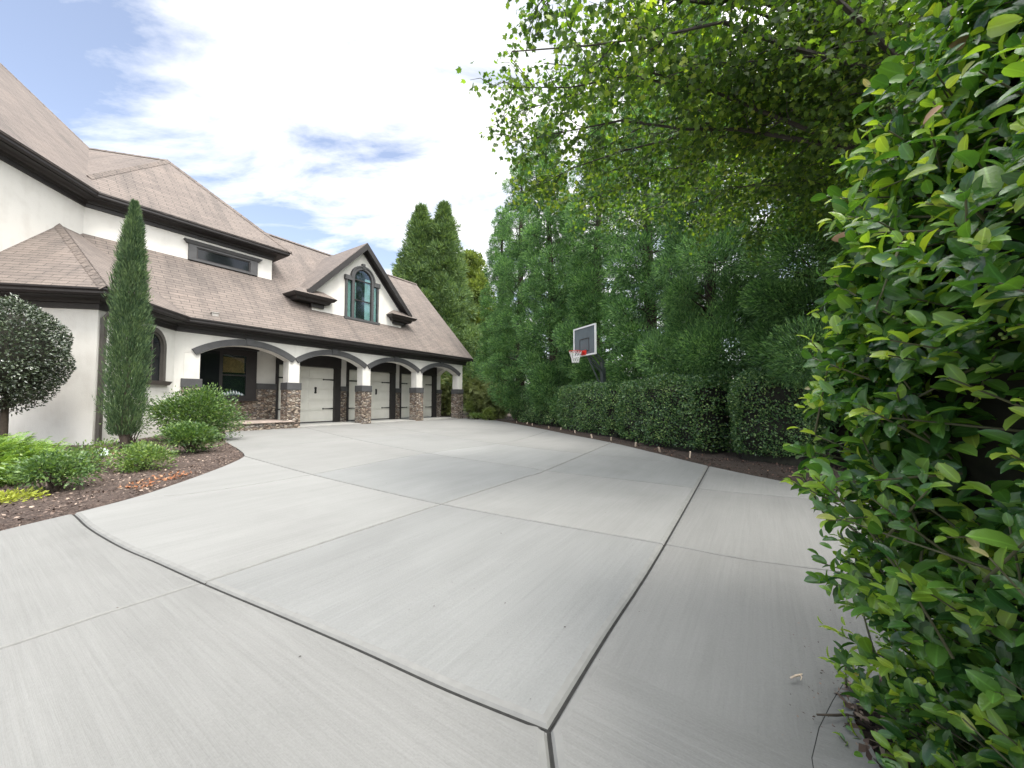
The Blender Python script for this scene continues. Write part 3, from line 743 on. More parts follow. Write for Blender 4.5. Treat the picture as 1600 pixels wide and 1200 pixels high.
# upper storey
wallseg(Kup - dv * 9, Kup, 4.0, 7.75)
wallseg(Kup, P(8.15, 18.15), 4.5, 7.72)
wallseg(P(8.15, 18.448), P(8.15, 24.5), 4.5, 7.70)
hb(mb, 'wall', M['stucco'])

# columns -----------------------------------------------------------
for i, c in enumerate(COLS):
    m1 = MB(); m1.tbox(c, c + CW, 16.22, 16.67, 1.9, ZS)
    col = hb(m1, 'column', M['stucco'], bevel=.01)
    m2 = MB(); m2.tbox(c - .045, c + CW + .045, 16.175, 16.715, .12, 1.79); hb(m2, 'stone_base', M['stone'], col)
    m3 = MB(); m3.tbox(c - .065, c + CW + .065, 16.155, 16.735, 1.79, 2.09); hb(m3, 'cap_band', M['charcoal'], col, bevel=.012)
# arch trims --------------------------------------------------------
RO = RI + .24
for i in range(4):
    c = (COLS[i] + CW + COLS[i + 1]) / 2; m1 = MB(); k = 28; half = 1.735
    fr_ = [];
    for j in range(k + 1):
        th_ = math.asin(half / RO) * (2 * j / k - 1)
        fr_.append((c + RO * math.sin(th_), zc0 + RO * math.cos(th_), c + RI * math.sin(th_), zc0 + RI * math.cos(th_)))
    for j in range(k):
        a, b = fr_[j], fr_[j + 1]
        m1.hexa([P(a[2], 16.15, a[3] + .012), P(b[2], 16.15, b[3] + .012), P(b[2], 16.218, b[3] + .012), P(a[2], 16.218, a[3] + .012),
                 P(a[0], 16.15, a[1]), P(b[0], 16.15, b[1]), P(b[0], 16.218, b[1]), P(a[0], 16.218, a[1])])
    # keystone
    m1.hexa([P(c - .09, 16.12, ZC + .03), P(c + .09, 16.12, ZC + .03), P(c + .09, 16.218, ZC + .03), P(c - .09, 16.218, ZC + .03),
             P(c - .13, 16.12, 3.67), P(c + .13, 16.12, 3.67), P(c + .13, 16.218, 3.67), P(c - .13, 16.218, 3.67)])
    hb(m1, 'arch_trim', M['charcoal'], merge=False)
# ceilings, back wall trim ------------------------------------------
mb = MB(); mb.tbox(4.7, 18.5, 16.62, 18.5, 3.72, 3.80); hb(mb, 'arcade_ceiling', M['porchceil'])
mb = MB(); mb.tbox(5.0, 7.62, 18.12, 18.199, .3, 1.32); mb.tbox(7.6205, 8.45, 18.12, 18.199, .3, 1.84); hb(mb, 'stone_wainscot', M['stone'])
for a, b in ((7.62, 8.44), (11.60, 11.91), (15.12, 15.42), (18.50, 18.95)):
    if a > 8:
        mb = MB(); mb.tbox(a, b, 18.12, 18.199 if a < 18 else 18.6, .25, 1.84); hb(mb, 'stone_wainscot', M['stone'])
    mb = MB(); mb.tbox(a - .02, b + .02, 18.09, 18.198 if a < 18 else 18.62, 1.84, 2.09); hb(mb, 'wainscot_band', M['charcoal'])
# garage doors -------------------------------------------------------
for a, b in DOORS:
    m1 = MB(); hgt = 2.96; z0 = .33; k = 5; ph = (hgt - z0) / k
    for j in range(k):
        za_, zb_ = z0 + j * ph + .006, z0 + (j + 1) * ph - .006
        m1.tbox(a, b, 18.28, 18.33, za_, zb_)
        for s_ in range(2):      # raised field on each leaf
            w2 = (b - a) / 2
            m1.tbox(a + s_ * w2 + .10, a + (s_ + 1) * w2 - .10, 18.268, 18.2795, za_ + .07, zb_ - .07)
    m1.tbox(a + .004, b - .004, 18.3305, 18.37, z0, hgt + .05)
    d = hb(m1, 'garage_door', M['door'], bevel=.006, merge=False)
    for z in (.95, 2.40):
        for T0, T1 in ((a + .01, a + .55), (b - .55, b - .01)):
            m2 = MB(); s_ = 1 if T0 < (a + b) / 2 else -1; base = T0 if s_ > 0 else T1
            m2.hexa([P(base, 18.245, z - .035), P(base + s_ * .50, 18.245, z - .016), P(base + s_ * .50, 18.267, z - .016), P(base, 18.267, z - .035),
                     P(base, 18.245, z + .035), P(base + s_ * .50, 18.245, z + .016), P(base + s_ * .50, 18.267, z + .016), P(base, 18.267, z + .035)])
            m2.tbox(min(base + s_ * .49, base + s_ * .55), max(base + s_ * .49, base + s_ * .55), 18.243, 18.267, z - .035, z + .035)
            hb(m2, 'hinge_strap', M['iron'], d, merge=False)
    for s_ in (-1, 1):
        cc = (a + b) / 2 + s_ * .62 if False else (a + b) / 2 + s_ * .42
        m2 = MB(); m2.tbox(cc - .04, cc + .04, 18.245, 18.267, 1.70, 2.02); m2.tbox(cc - .055, cc + .055, 18.243, 18.267, 1.93, 2.0); m2.tbox(cc - .055, cc + .055, 18.243, 18.267, 1.72, 1.77)
        m2.tube([P(cc, 18.22, 1.76), P(cc, 18.19, 1.80), P(cc, 18.19, 1.92), P(cc, 18.22, 1.96)], .014, 6)
        hb(m2, 'handle', M['iron'], d, merge=False)
# black door frames
for (a, b), (j0, j1) in zip(DOORS, ((8.45, 11.58), (11.93, 15.10), (15.44, 18.52))):
    m1 = MB(); m1.tbox(j0, a, 18.12, 18.33, .25, 3.0); m1.tbox(b, j1, 18.12, 18.33, .25, 3.0); m1.tbox(j0, j1, 18.10, 18.318, 3.0, 3.715)
    m1.tbox(j0 + .05, j1 - .05, 18.085, 18.0995, 3.06, 3.66)
    hb(m1, 'door_frame', M['black'])
# porch floor ---------------------------------------------------------
mb = MB(); mb.tbox(8.30, 19.05, 16.24, 18.6, -.1, .27); hb(mb, 'arcade_floor', M['slabc'], bevel=.01)
mb = MB(); mb.tbox(4.63, 8.20, 16.13, 18.25, -.1, .47); st_ = hb(mb, 'porch_step', M['stone'])
mb = MB(); mb.tbox(4.60, 8.26, 16.08, 18.25, .471, .53); hb(mb, 'step_slab', M['flag'], st_, bevel=.01)
# porch window ---------------------------------------------------------
mb = MB()
mb.tbox(5.50, 6.37, 17.98, 18.199, 1.40, 3.45)                # broad dark casing on the left
mb.tbox(7.20, 7.60, 17.98, 18.199, 1.40, 3.45); mb.tbox(6.37, 7.20, 17.98, 18.199, 3.20, 3.45); mb.tbox(6.37, 7.20, 17.98, 18.199, 1.40, 1.56)
mb.tbox(5.44, 7.66, 17.93, 18.18, 3.45, 3.60); mb.tbox(5.44, 7.66, 17.93, 18.19, 1.33, 1.40)
win = hb(mb, 'porch_window', M['black'], bevel=.008)
mb = MB(); mb.tbox(6.33, 7.26, 18.15, 18.16, 1.5, 3.25); hb(mb, 'dark_interior', plain('dark_room', (.02, .022, .024), .9), win)  # thin panel with the darkness of an unlit room painted in
mb = MB(); mb.tbox(6.43, 7.17, 18.11, 18.13, 2.55, 3.12); mb.tbox(6.40, 7.20, 18.10, 18.14, 2.50, 2.55); hb(mb, 'wooden_shade', M['wood'], win)
mb = MB()
for q in range(7):
    a = 6.46 + q * .1; mb.tube([P(a, 18.10, 1.56), P(a + .03, 18.09, 1.60 + .12 * math.sin(q * .5 + .2)), P(a + .12, 18.10, 1.57)], [.06, .09, .04], 7)
hb(mb, 'white_curtain', M['white'], win, smooth=True)
mb = MB(); mb.tbox(6.37, 7.20, 18.03, 18.04, 1.56, 3.20); hb(mb, 'pane', M['clearpane'], win)
mb = MB(); mb.tbox(6.37, 7.20, 18.015, 18.05, 2.36, 2.41); hb(mb, 'muntin', M['black'], win)
mb = MB(); mb.tbox(5.62, 6.25, 17.965, 17.979, 1.55, 3.3); hb(mb, 'side_pane', M['glass'], win)

# arched window on the slanting wall ----------------------------------
def PB(s_, o, z): return C0 + dv * s_ - mv * o + Vector((0, 0, z - C0.z))    # s along wall, o outwards
def arch_ring(mb, fr, s0, s1, zb, zt, wd, o0, o1, k=16):
    c = (s0 + s1) / 2; R = (s1 - s0) / 2; pts = [(s0, zb)] + [(c - R * math.cos(math.pi * i / k), zt - R + R * math.sin(math.pi * i / k)) for i in range(k + 1)] + [(s1, zb)]
    r2 = R - wd; inn = [(s0 + wd, zb)] + [(c - r2 * math.cos(math.pi * i / k), zt - R + r2 * math.sin(math.pi * i / k)) for i in range(k + 1)] + [(s1 - wd, zb)]
    for i in range(len(pts) - 1):
        a, b, c2, d2 = pts[i], pts[i + 1], inn[i + 1], inn[i]
        mb.hexa([fr(d2[0], o0, d2[1]), fr(c2[0], o0, c2[1]), fr(b[0], o0, b[1]), fr(a[0], o0, a[1]), fr(d2[0], o1, d2[1]), fr(c2[0], o1, c2[1]), fr(b[0], o1, b[1]), fr(a[0], o1, a[1])])
    return inn
mb = MB(); inn = arch_ring(mb, PB, 1.30, 2.45, 1.95, 3.58, .13, .003, .09)
arch_ring(mb, PB, 1.43, 2.32, 1.95, 3.45, .06, .003, .05)
mb.hexa([PB(1.1, .003, 1.83), PB(2.68, .003, 1.83), PB(2.62, .10, 1.83), PB(1.16, .10, 1.83), PB(1.1, .003, 1.95), PB(2.68, .003, 1.95), PB(2.66, .17, 1.95), PB(1.12, .17, 1.95)])
win = hb(mb, 'arched_window', M['bronze'], merge=False)
mb = MB(); mb.poly_prism([PB(s_, .004, z) for s_, z in inn], -mv * .02); hb(mb, 'pane', M['glass'], win)
mb = MB(); mb.hexa([PB(1.86, .03, 1.95), PB(1.90, .03, 1.95), PB(1.90, .05, 1.95), PB(1.86, .05, 1.95), PB(1.86, .03, 3.4), PB(1.90, .03, 3.4), PB(1.90, .05, 3.4), PB(1.86, .05, 3.4)]); hb(mb, 'muntin', M['bronze'], win)

# eaves ------------------------------------------------------------------
def sweep(mb, path, prof, closed_ends=True):
    pts = [Vector((p.x, p.y, 0)) for p in path]; rows = []
    for i, p in enumerate(pts):
        d0 = (pts[i] - pts[i - 1]).normalized() if i > 0 else None
        d1 = (pts[i + 1] - pts[i]).normalized() if i < len(pts) - 1 else None
        n0 = Vector((d0.y, -d0.x, 0)) if d0 else None; n1 = Vector((d1.y, -d1.x, 0)) if d1 else None
        if n0 is None: m_ = n1
        elif n1 is None: m_ = n0
        else: m_ = (n0 + n1); m_ = m_ / (m_.dot(n0))
        rows.append([p + m_ * o_ + Vector((0, 0, z)) for o_, z in prof])
    mb.grid(rows, closed=True)
    if closed_ends: mb.face(rows[0][::-1]); mb.face(rows[-1])
pathL = [pA0, C0, K1, P(19.20, 16.22)]
mb = MB(); sweep(mb, pathL, [(.003, 3.655), (.05, 3.665), (.055, 3.79), (.10, 3.80), (.11, 3.87), (.17, 3.90), (.40, 3.905), (.40, 4.03), (.003, 4.03)]); hb(mb, 'eave', M['black'], smooth=False)
mb = MB(); sweep(mb, pathL, [(.401, 3.93), (.47, 3.93), (.50, 3.97), (.50, 4.02), (.535, 4.06), (.535, 4.10), (.515, 4.10), (.50, 4.05), (.42, 4.045), (.401, 4.08)]); hb(mb, 'gutter', M['black'])
pathU = [Kup - dv * 9, Kup, P(8.15, 18.15), P(8.15, 24.5)]
mb = MB(); sweep(mb, pathU, [(.003, 7.60), (.05, 7.61), (.055, 7.72), (.11, 7.73), (.12, 7.80), (.18, 7.83), (.42, 7.835), (.42, 7.96), (.003, 7.96)]); hb(mb, 'eave', M['black'])
mb = MB(); sweep(mb, pathU, [(.421, 7.86), (.48, 7.86), (.51, 7.90), (.51, 7.95), (.545, 7.99), (.545, 8.03), (.525, 8.03), (.51, 7.98), (.44, 7.975), (.421, 8.01)]); hb(mb, 'gutter', M['black'])
# downspout at the corner
mb = MB()
def ds(o_, s_, z): return C0 + dv * s_ - mv * o_ + Vector((0, 0, z - C0.z))
for a_, b_ in (((.06, .10, .30), (.06, .10, 3.45)), ((.06, .10, 3.45), (.36, .10, 3.80)), ((.36, .10, 3.80), (.40, .10, 3.94)), ((.06, .10, .30), (.20, .02, .16))):
    A_, B_ = ds(*a_), ds(*b_); s2 = dv * .05; s1 = mv * .04
    mb.hexa([A_ - s2 - s1, A_ + s2 - s1, A_ + s2 + s1, A_ - s2 + s1, B_ - s2 - s1, B_ + s2 - s1, B_ + s2 + s1, B_ - s2 + s1])
hb(mb, 'downspout', M['bronze'], merge=False)

# roofs -------------------------------------------------------------------
roof = MB(); capl = []
def rpoly(pts, t=.05):
    roof.face(pts); roof.face([p - Vector((0, 0, t)) for p in pts][::-1])
    for i in range(len(pts)):
        j = (i + 1) % len(pts); d = Vector((0, 0, t)); roof.face([pts[j], pts[i], pts[i] - d, pts[j] - d])
def cap(a, b, w_=.13):
    caps = MB(); capl.append(caps)
    d = (b - a).normalized(); s_ = d.cross(Vector((0, 0, 1))).normalized() * w_; n = max(2, int((b - a).length / .28))
    for i in range(n):
        p, q = a.lerp(b, i / n), a.lerp(b, (i + 1.08) / n); u = Vector((0, 0, .045)); lo = Vector((0, 0, -.075)); st = Vector((0, 0, .012))
        caps.face([p + u + st, q + u, q + s_ + lo, p + s_ + lo + st]); caps.face([q + u, p + u + st, p - s_ + lo + st, q - s_ + lo])
V0 = X3(plG, plB, zE)                                   # eave at the inner corner
cornerAB = X3(plA, plB, zE)
gw = X3(plG, plB, wallM); gwall0 = X3(plG, wallN, wallM)
ridgeN = 21.15; ridgeZ = EZ + GS * (ridgeN - NE)
TR = 19.38
def G(T, N_): return P(T, N_, EZ + GS * (N_ - NE))
Vv = X3(plG, plB, wallN)
if Vv.dot(tv) < gwall0.dot(tv): Vv = gwall0.copy()
# garage front slope, split at the dormer
DN0, DN1 = 16.98, 17.05
rpoly([V0, G(8.15, NE), G(8.15, 18.16), gwall0 + Vector((0, 0, 0)) , gw])
rpoly([G(8.15, NE), G(TR, NE), G(TR, ridgeN), G(8.15, ridgeN)])
rpoly([P(5.5, ridgeN, ridgeZ), P(TR, ridgeN, ridgeZ), P(TR, 26.6, EZ), P(5.5, 26.6, EZ)])
# bay roof
eA = Vector((pA0.x, pA0.y, EZ)) - dv * OV
lo_ = X3(plA, wallM, zE)
rpoly([cornerAB, V0, gw, apex]) if True else None
rpoly([eA, cornerAB, apex, X3(plA, wallM, zE)])
cap(cornerAB, apex, .12); 
cap(P(8.2, ridgeN, ridgeZ), P(TR, ridgeN, ridgeZ))
# upper roofs
US = 1.02; UZ = 8.03; UN = 17.605
plU = (Vector((0, 0, 1)) - US * nv, UZ - US * UN)
pk = P(5.24, 21.2, 0); pk.z = UZ + US * (21.2 - UN); ZP = pk.z
Q = Vector((-17.396, 15.208, ZP))
mo = mK - .545
E1 = Kup + dv * 0; 
plM0 = plane3(Vector((*((mv * mo + dv * (dv.dot(Kup) - 8)).xy), UZ)), Vector((*((mv * mo + dv * dv.dot(Kup)).xy), UZ)), Q)
zU = (Vector((0, 0, 1)), UZ)
Ec = X3(plU, plM0, zU)                                   # inner eave corner
Er = P(8.70, UN, UZ)
VH = X3(plU, plM0, (Vector((0, 0, 1)), 8.62))            # foot of the hip on the valley
rpoly([Ec, Er, pk, VH])
rpoly([VH, pk, Q])
# right hip slope of the wing (faces along the garage ridge)
rpoly([Er, P(8.70, 26, UZ), pk + nv * 1.5, pk])
rpoly([Q, pk, pk + nv * 1.5, Q + nv * 6 - Vector((0, 0, 3))])
cap(Er, pk); cap(VH, pk); cap(pk, Q)
# big main slope: from its eave up to the hip that shows against the sky
far = Ec - dv * 9.5
top_dir = None
hitp = None
def rayplane(px, py, pl):
    u, v = px - 800., 600. - py
    r = Vector((u, F_ * math.cos(PT) - v * math.sin(PT), F_ * math.sin(PT) + v * math.cos(PT)))
    o_ = Vector((0, 0, CAMZ)); s_ = (pl[1] - o_.dot(pl[0])) / r.dot(pl[0]); return o_ + r * s_
H1 = rayplane(0, 99.5, plM0)
H2 = Q + (H1 - Q) * 1.7
rpoly([Ec, VH, Q, H1, H2, H2 + (far - Ec) * .4 - Vector((0, 0, 0)), far] if False else [Ec, VH, Q, H2, far + (H2 - (Q + (H2 - Q) * .5)) * 0])
cap(Q, H2)
back = Q - mv * -6 + Vector((0, 0, -5))
rpoly([Q, Q + mv * 7 - Vector((0, 0, 6)), H2 + mv * 5 - Vector((0, 0, 5)), H2])
hr = hb(roof, 'roof', M['shingle'], merge=False)
for q_ in capl: hb(q_, 'ridge_cap', M['shingle'], hr, merge=False)
# rake board at the garage gable end
mb = MB()
for N0, N1 in ((NE, ridgeN),):
    a, b = P(TR, N0, EZ + .01), P(TR, N1, ridgeZ + .01); u = Vector((0, 0, .26))
    mb.hexa([a - u, b - u, b - u - tv * .05, a - u - tv * .05, a - u * .2, b - u * .2, b - u * .2 - tv * .05, a - u * .2 - tv * .05])
hb(mb, 'rake_board', M['black'])
# roof vent by the eave
mb = MB(); mb.tbox(5.26, 5.46, 15.90, 16.10, 4.2, 4.40); mb.tbox(5.24, 5.48, 15.88, 16.13, 4.40, 4.43); hb(mb, 'roof_vent', M['greyblock'], bevel=.01)

# strip window under the upper eave --------------------------------------
mb = MB(); f0, f1 = 18.06, 18.149
mb.tbox(5.18, 5.42, f0, f1, 6.72, 7.34); mb.tbox(7.27, 7.55, f0, f1, 6.72, 7.34); mb.tbox(5.42, 7.27, f0, f1, 6.72, 6.80); mb.tbox(5.42, 7.27, f0, f1, 7.26, 7.34)
mb.hexa([P(5.12, f0 - .03, 7.341), P(7.61, f0 - .03, 7.341), P(7.61, f1, 7.341), P(5.12, f1, 7.341), P(5.02, f0 - .09, 7.46), P(7.71, f0 - .09, 7.46), P(7.71, f1, 7.46), P(5.02, f1, 7.46)])
win = hb(mb, 'strip_window', M['charcoal'], merge=False)
mb = MB(); mb.tbox(5.42, 7.27, 18.12, 18.14, 6.80, 7.26); hb(mb, 'pane', M['glass'], win)
mb = MB(); mb.tbox(5.42, 7.27, 18.09, 18.119, 6.80, 6.84); mb.tbox(5.42, 7.27, 18.09, 18.119, 7.22, 7.26); mb.tbox(5.42, 5.47, 18.09, 18.119, 6.84, 7.22); mb.tbox(7.22, 7.27, 18.09, 18.119, 6.84, 7.22)
hb(mb, 'sash', M['black'], win)

# dormer -------------------------------------------------------------------
DC = 11.93; DL, DR = 9.36, 14.50; DW = 17.0; RZ = 9.40; rs = 1.05
def drz(T): return RZ - rs * abs(T - DC)
mb = MB()
front = [(DL, 5.2), (DR, 5.2), (DR, drz(DR) - .1), (DC, RZ - .12), (DL, drz(DL) - .1)]
mb.poly_prism([P(T, DW, z) for T, z in front], nv * .15)
mb.tbox(DL, DL + .15, DW + .15, 18.6, 5.2, 6.55); mb.tbox(DR - .15, DR, DW + .15, 18.6, 5.2, 6.55)
dm = hb(mb, 'dormer', M['stucco'])
dr = MB()
NR = 16.62
for s_ in (-1, 1):
    Te = DC + s_ * 2.95; ze = RZ - rs * 2.95
    n_e = NE + (ze - EZ) / GS; n_r = NE + (RZ - EZ) / GS
    pts = [P(Te, NR, ze), P(DC, NR, RZ), P(DC, n_r + .1, RZ), P(Te, n_e + .1, ze)]
    if s_ > 0: pts = pts[::-1]
    dr.face(pts); u = Vector((0, 0, .07)); dr.face([p - u for p in pts][::-1])
    for i in range(4):
        j = (i + 1) % 4; dr.face([pts[j], pts[i], pts[i] - u, pts[j] - u])
hb(dr, 'dormer_roof', M['shingle'], dm, merge=False)
for s_ in (-1, 1):      # rake boards and soffit
    mb = MB(); Te = DC + s_ * 3.0; ze = RZ - rs * 3.0
    u = Vector((0, 0, .36))
    for n0, n1, d0, d1 in ((NR - .03, NR + .05, .02, .36), (NR + .05, DW - .002, .22, .30), (DW - .07, DW - .003, .30, .46)):
        a0, a1 = Vector((0, 0, d0)), Vector((0, 0, d1))
        mb.hexa([P(Te, n0, ze) - a1, P(DC, n0, RZ) - a1, P(DC, n1, RZ) - a1, P(Te, n1, ze) - a1, P(Te, n0, ze) - a0, P(DC, n0, RZ) - a0, P(DC, n1, RZ) - a0, P(Te, n1, ze) - a0])
    hb(mb, 'rake_trim', M['black'], dm, merge=False)
    # boxed eave return with its own little hipped roof
    mb = MB(); e0, e1 = (8.32, 10.30) if s_ < 0 else (13.45, 15.25); z0 = 5.98
    n0 = 16.50
    prf = [(.26, 5.78), (.20, 5.90), (.10, 5.93), (.05, z0), (.0, z0 + .07)]
    for (o_, za_), (o2, zb_) in zip(prf[:-1], prf[1:]):
        mb.hexa([P(e0 + o_, n0 + o_, za_), P(e1 - o_, n0 + o_, za_), P(e1 - o_, 17.6 if False else DW + .6, za_), P(e0 + o_, DW + .6, za_),
                 P(e0 + o2, n0 + o2, zb_), P(e1 - o2, n0 + o2, zb_), P(e1 - o2, DW + .6, zb_), P(e0 + o2, DW + .6, zb_)])
    if s_ < 0: mb.tbox(9.28, e1 - .42, 16.9, DW + .1, 5.60, 5.78)
    else: mb.tbox(e0 + .42, 14.58, 16.9, DW + .1, 5.60, 5.78)
    rt = hb(mb, 'eave_return', M['black'], dm, merge=False)
    mb = MB(); zt = z0 + .40; r0, r1 = e0 + .45, e1 - .45; z1 = z0 + .075
    a = [P(e0, n0, z1), P(e1, n0, z1), P(e1, DW + .6, z1), P(e0, DW + .6, z1)]; b = [P(r0, n0 + .45, zt), P(r1, n0 + .45, zt), P(r1, DW + .6, zt), P(r0, DW + .6, zt)]
    for i in range(4):
        j = (i + 1) % 4; mb.face([a[i], a[j], b[j], b[i]])
    mb.face(b); mb.face(a[::-1])
    hb(mb, 'return_roof', M['shingle'], dm, merge=False)
# dormer window: tall arched middle, two side lights
def PD(s_, o, z): return P(s_, DW - o, z)
wl, wr, wb = 10.97, 12.89, 5.48; ml, mr_ = 11.43, 12.43
mb = MB()
inn = arch_ring(mb, PD, ml - .13, mr_ + .13, wb, 8.16, .13, .003, .12)
mb.tbox(wl, wl + .10, DW - .10, DW - .003, wb, 7.5); mb.tbox(wr - .10, wr, DW - .10, DW - .003, wb, 7.5)
mb.tbox(wl - .06, ml - .131, DW - .14, DW - .003, 7.33, 7.55); mb.tbox(mr_ + .131, wr + .06, DW - .14, DW - .003, 7.33, 7.55)
mb.tbox(wl - .06, wr + .06, DW - .15, DW - .003, wb - .12, wb - .001); mb.tbox(DC - .08, DC + .08, DW - .16, DW - .003, 8.10, 8.34)
arch_ring(mb, PD, ml - .20, mr_ + .20, 7.50, 8.23, .071, .003, .16)
dwn = hb(mb, 'dormer_window', M['charcoal'], dm, merge=False)
mb = MB(); mb.tbox(wl + .1, ml - .13, DW - .012, DW - .004, wb, 7.33); mb.tbox(mr_ + .13, wr - .1, DW - .012, DW - .004, wb, 7.33); mb.poly_prism([PD(s_, .004, z) for s_, z in inn], -nv * .008)
hb(mb, 'dark_backing', plain('dark_room_upstairs', (.015, .017, .019), .9), dm)  # near-black sheet on the wall, painted as an unlit room
mb = MB()
def curtain(a, b, z0, z1):
    k = 14; rows = []
    for z in (z0, z1): rows.append([P(a + (b - a) * i / k, DW - .024 - .008 * math.sin(i * 2.2), z) for i in range(k + 1)])
    mb.grid(rows)
curtain(wl + .12, ml - .16, wb + .02, 7.3); curtain(mr_ + .16, wr - .12, wb + .02, 7.3); curtain(mr_ - .36, mr_ - .01, wb + .02, 7.62); curtain(ml + .0, ml + .14, wb + .02, 7.3)
hb(mb, 'curtain', M['cloth'], dm)
mb = MB(); mb.tbox(ml, mr_, DW - .07, DW - .045, 7.42, 7.48); mb.tbox(ml, mr_, DW - .07, DW - .045, 6.40, 6.45); arch_ring(mb, PD, ml, mr_, wb, 8.03, .045, .045, .07)
hb(mb, 'sash', M['black'], dm, merge=False)
mb = MB(); mb.poly_prism([PD(s_, .05, z) for s_, z in inn], -nv * .003); mb.tbox(wl + .1, ml - .13, DW - .053, DW - .05, wb, 7.33); mb.tbox(mr_ + .13, wr - .1, DW - .053, DW - .05, wb, 7.33)
hb(mb, 'pane', M['clearpane'], dm)

# ================================================================== PLANTS
def npv(v): return np.array([v[0], v[1], v[2]], float)
def bez(a, b, sag=0.0, k=5, wob=0.0, r=None):
    pts = []
    for i in range(k + 1):
        t = i / k; p = Vector(a).lerp(Vector(b), t); p.z -= sag * 4 * t * (1 - t)
        if r is not None and 0 < i < k: p += Vector(tuple(r.normal(size=3) * wob))
        pts.append(p)
    return pts

def cedar(root, H, R, seed, nt_=120, nb=420, mats=('crypto', 'bark'), L_=(.15, .26), W_=.032, h0=.06, power=.75, puff=(.34, .62), lean=(0, 0), fill=.62, hang=0.0, name='crown', inner=0):
    """upright conifer: trunk with limbs, each ending in a rounded tuft of needles"""
    r = RS(seed); tr = MB(); k = 10
    tp = [Vector((lean[0] * (i / k) ** 1.3 + r.normal() * .03 * i / k, lean[1] * (i / k) ** 1.3, H * i / k * .98)) for i in range(k + 1)]
    tr.tube(tp, [max(.02, .017 * H * (1 - i / k) ** .8 + .01) for i in range(k + 1)], 9)
    P_, D_, U_ = [], [], []; Lm = MB()
    for i in range(nt_ + inner):
        isin = i >= nt_; h = h0 + (1 - h0) * (((i if not isin else (i - nt_) * nt_ / max(inner, 1)) + r.rand()) / nt_) ** 1.15; h = min(h, .985)
        rr = R * (min(1, (1 - h) * 1.02)) ** power * (.62 + .42 * math.sin(h * 17 + seed) ** 2 + .28 * r.rand())
        if h < .16: rr *= .75
        az = i * 2.399 + r.normal() * .35
        q = fill + (1.06 - fill) * r.rand() ** .7 if not isin else r.uniform(.08, .5)
        tpos = tp[0].lerp(tp[-1], h) if False else tp[min(k, int(h * k))].lerp(tp[min(k, int(h * k) + 1)], h * k - int(h * k))
        c = Vector((tpos.x + math.cos(az) * rr * q, tpos.y + math.sin(az) * rr * q, tpos.z + r.normal() * .12))
        pr_ = (puff[0] + (puff[1] - puff[0]) * r.rand()) * (.27 + .85 * (1 - h) ** .5)
        n = int(nb * (pr_ / puff[1]) ** 1.5 * (.6 if isin else 1)) + 30
        if (Vector((c.x, c.y)) - Vector((tpos.x, tpos.y))).length > .25:
            a0 = tpos - Vector((0, 0, .35 * rr * .8 + .1)); Lm.tube(bez(a0, c, .08, 4, .04, r), [.035, .028, .02, .014, .008], 5, caps=False)
        d = rdir(r, n); rad_ = pr_ * (.45 + .55 * r.rand(n) ** .7)
        sc = np.array([1, 1, .88]); p = npv(c) + d * rad_[:, None] * sc
        out = np.array([math.cos(az), math.sin(az), .25])
        dd = d * .9 + out * .35 + np.array([0, 0, .28 - hang]) + rdir(r, n) * .45
        P_.append(p); D_.append(dd); U_.append(rdir(r, n))
    P_ = np.concatenate(P_); D_ = np.concatenate(D_); U_ = np.concatenate(U_); n = len(P_)
    tr.build('trunk', M[mats[1]], root, smooth=True); Lm.build('limbs', M[mats[1]], root, merge=False)
    leafmesh(name, [(P_, D_, U_, r.uniform(L_[0], L_[1], n), W_, 'blade', 0)], M[mats[0]], root)
    return root
def dup_tree(src, name, loc, rz, sc, label, cat, group):
    o = src.copy(); o.name = name; COL.objects.link(o); o.location = loc; o.rotation_euler = (0, 0, rz); o.scale = sc
    for ch in list(src.children):
        c = ch.copy(); COL.objects.link(c); c.parent = o
    tag(o, label, cat, group); return o

# row of tall cedars behind the clipped hedges ---------------------------
TG = 'tall cedars in a row behind the hedges'
rowt = [  # x, y, H, R, label
 (6.9, 8.0, 12.0, 1.75, 'tall dark cedar nearest the camera, behind the rounded bush and beside the laurel'),
 (5.75, 10.7, 14.0, 1.6, 'tall cedar behind the gap between the near hedge and the rounded bush'),
 (5.0, 13.4, 14.6, 1.55, 'tall cedar with bright green skirt just right of the basketball hoop pole'),
 (3.55, 16.6, 15.2, 1.55, 'tall cedar directly behind and left of the basketball backboard'),
 (2.1, 18.6, 15.6, 1.6, 'tall cedar rising left of the hoop above the middle hedge'),
 (.45, 21.6, 16.2, 1.75, 'tall cedar above the far end of the hedge row'),
 (-1.0, 26.4, 14.8, 1.6, 'leftmost and most distant cedar of the row, close to the garage roof end'),
 (9.3, 9.6, 11.5, 1.7, 'second-line cedar deep behind the laurel tips at the right'),
 (4.0, 22.5, 14.2, 1.7, 'second-line cedar behind the middle hedge block'),
]
protos = []
for i, (x, y, H, R, lab) in enumerate(rowt):
    loc = (x, y, gz(x, y)); 
    if i in (0, 2, 3, 5):
        t_ = empty('cedar_tree', loc, lab, 'tree', TG)
        cedar(t_, H, R, 11 + i * 7, nt_=135 if i else 165, nb=1150 if i else 2300, L_=(.10, .19) if i else (.07, .13), inner=16, lean=(RS(i).normal() * .3, RS(i + 9).normal() * .3), W_=.036 if i else .026, hang=.05, puff=(.32, .80), fill=.45, power=.46)
        protos.append((t_, H, R))
    else:
        src, h_, r_ = protos[i % len(protos)]
        dup_tree(src, 'cedar_tree', loc, 1.3 + i * 1.7, (R / r_, R / r_, H / h_), lab, 'tree', TG)

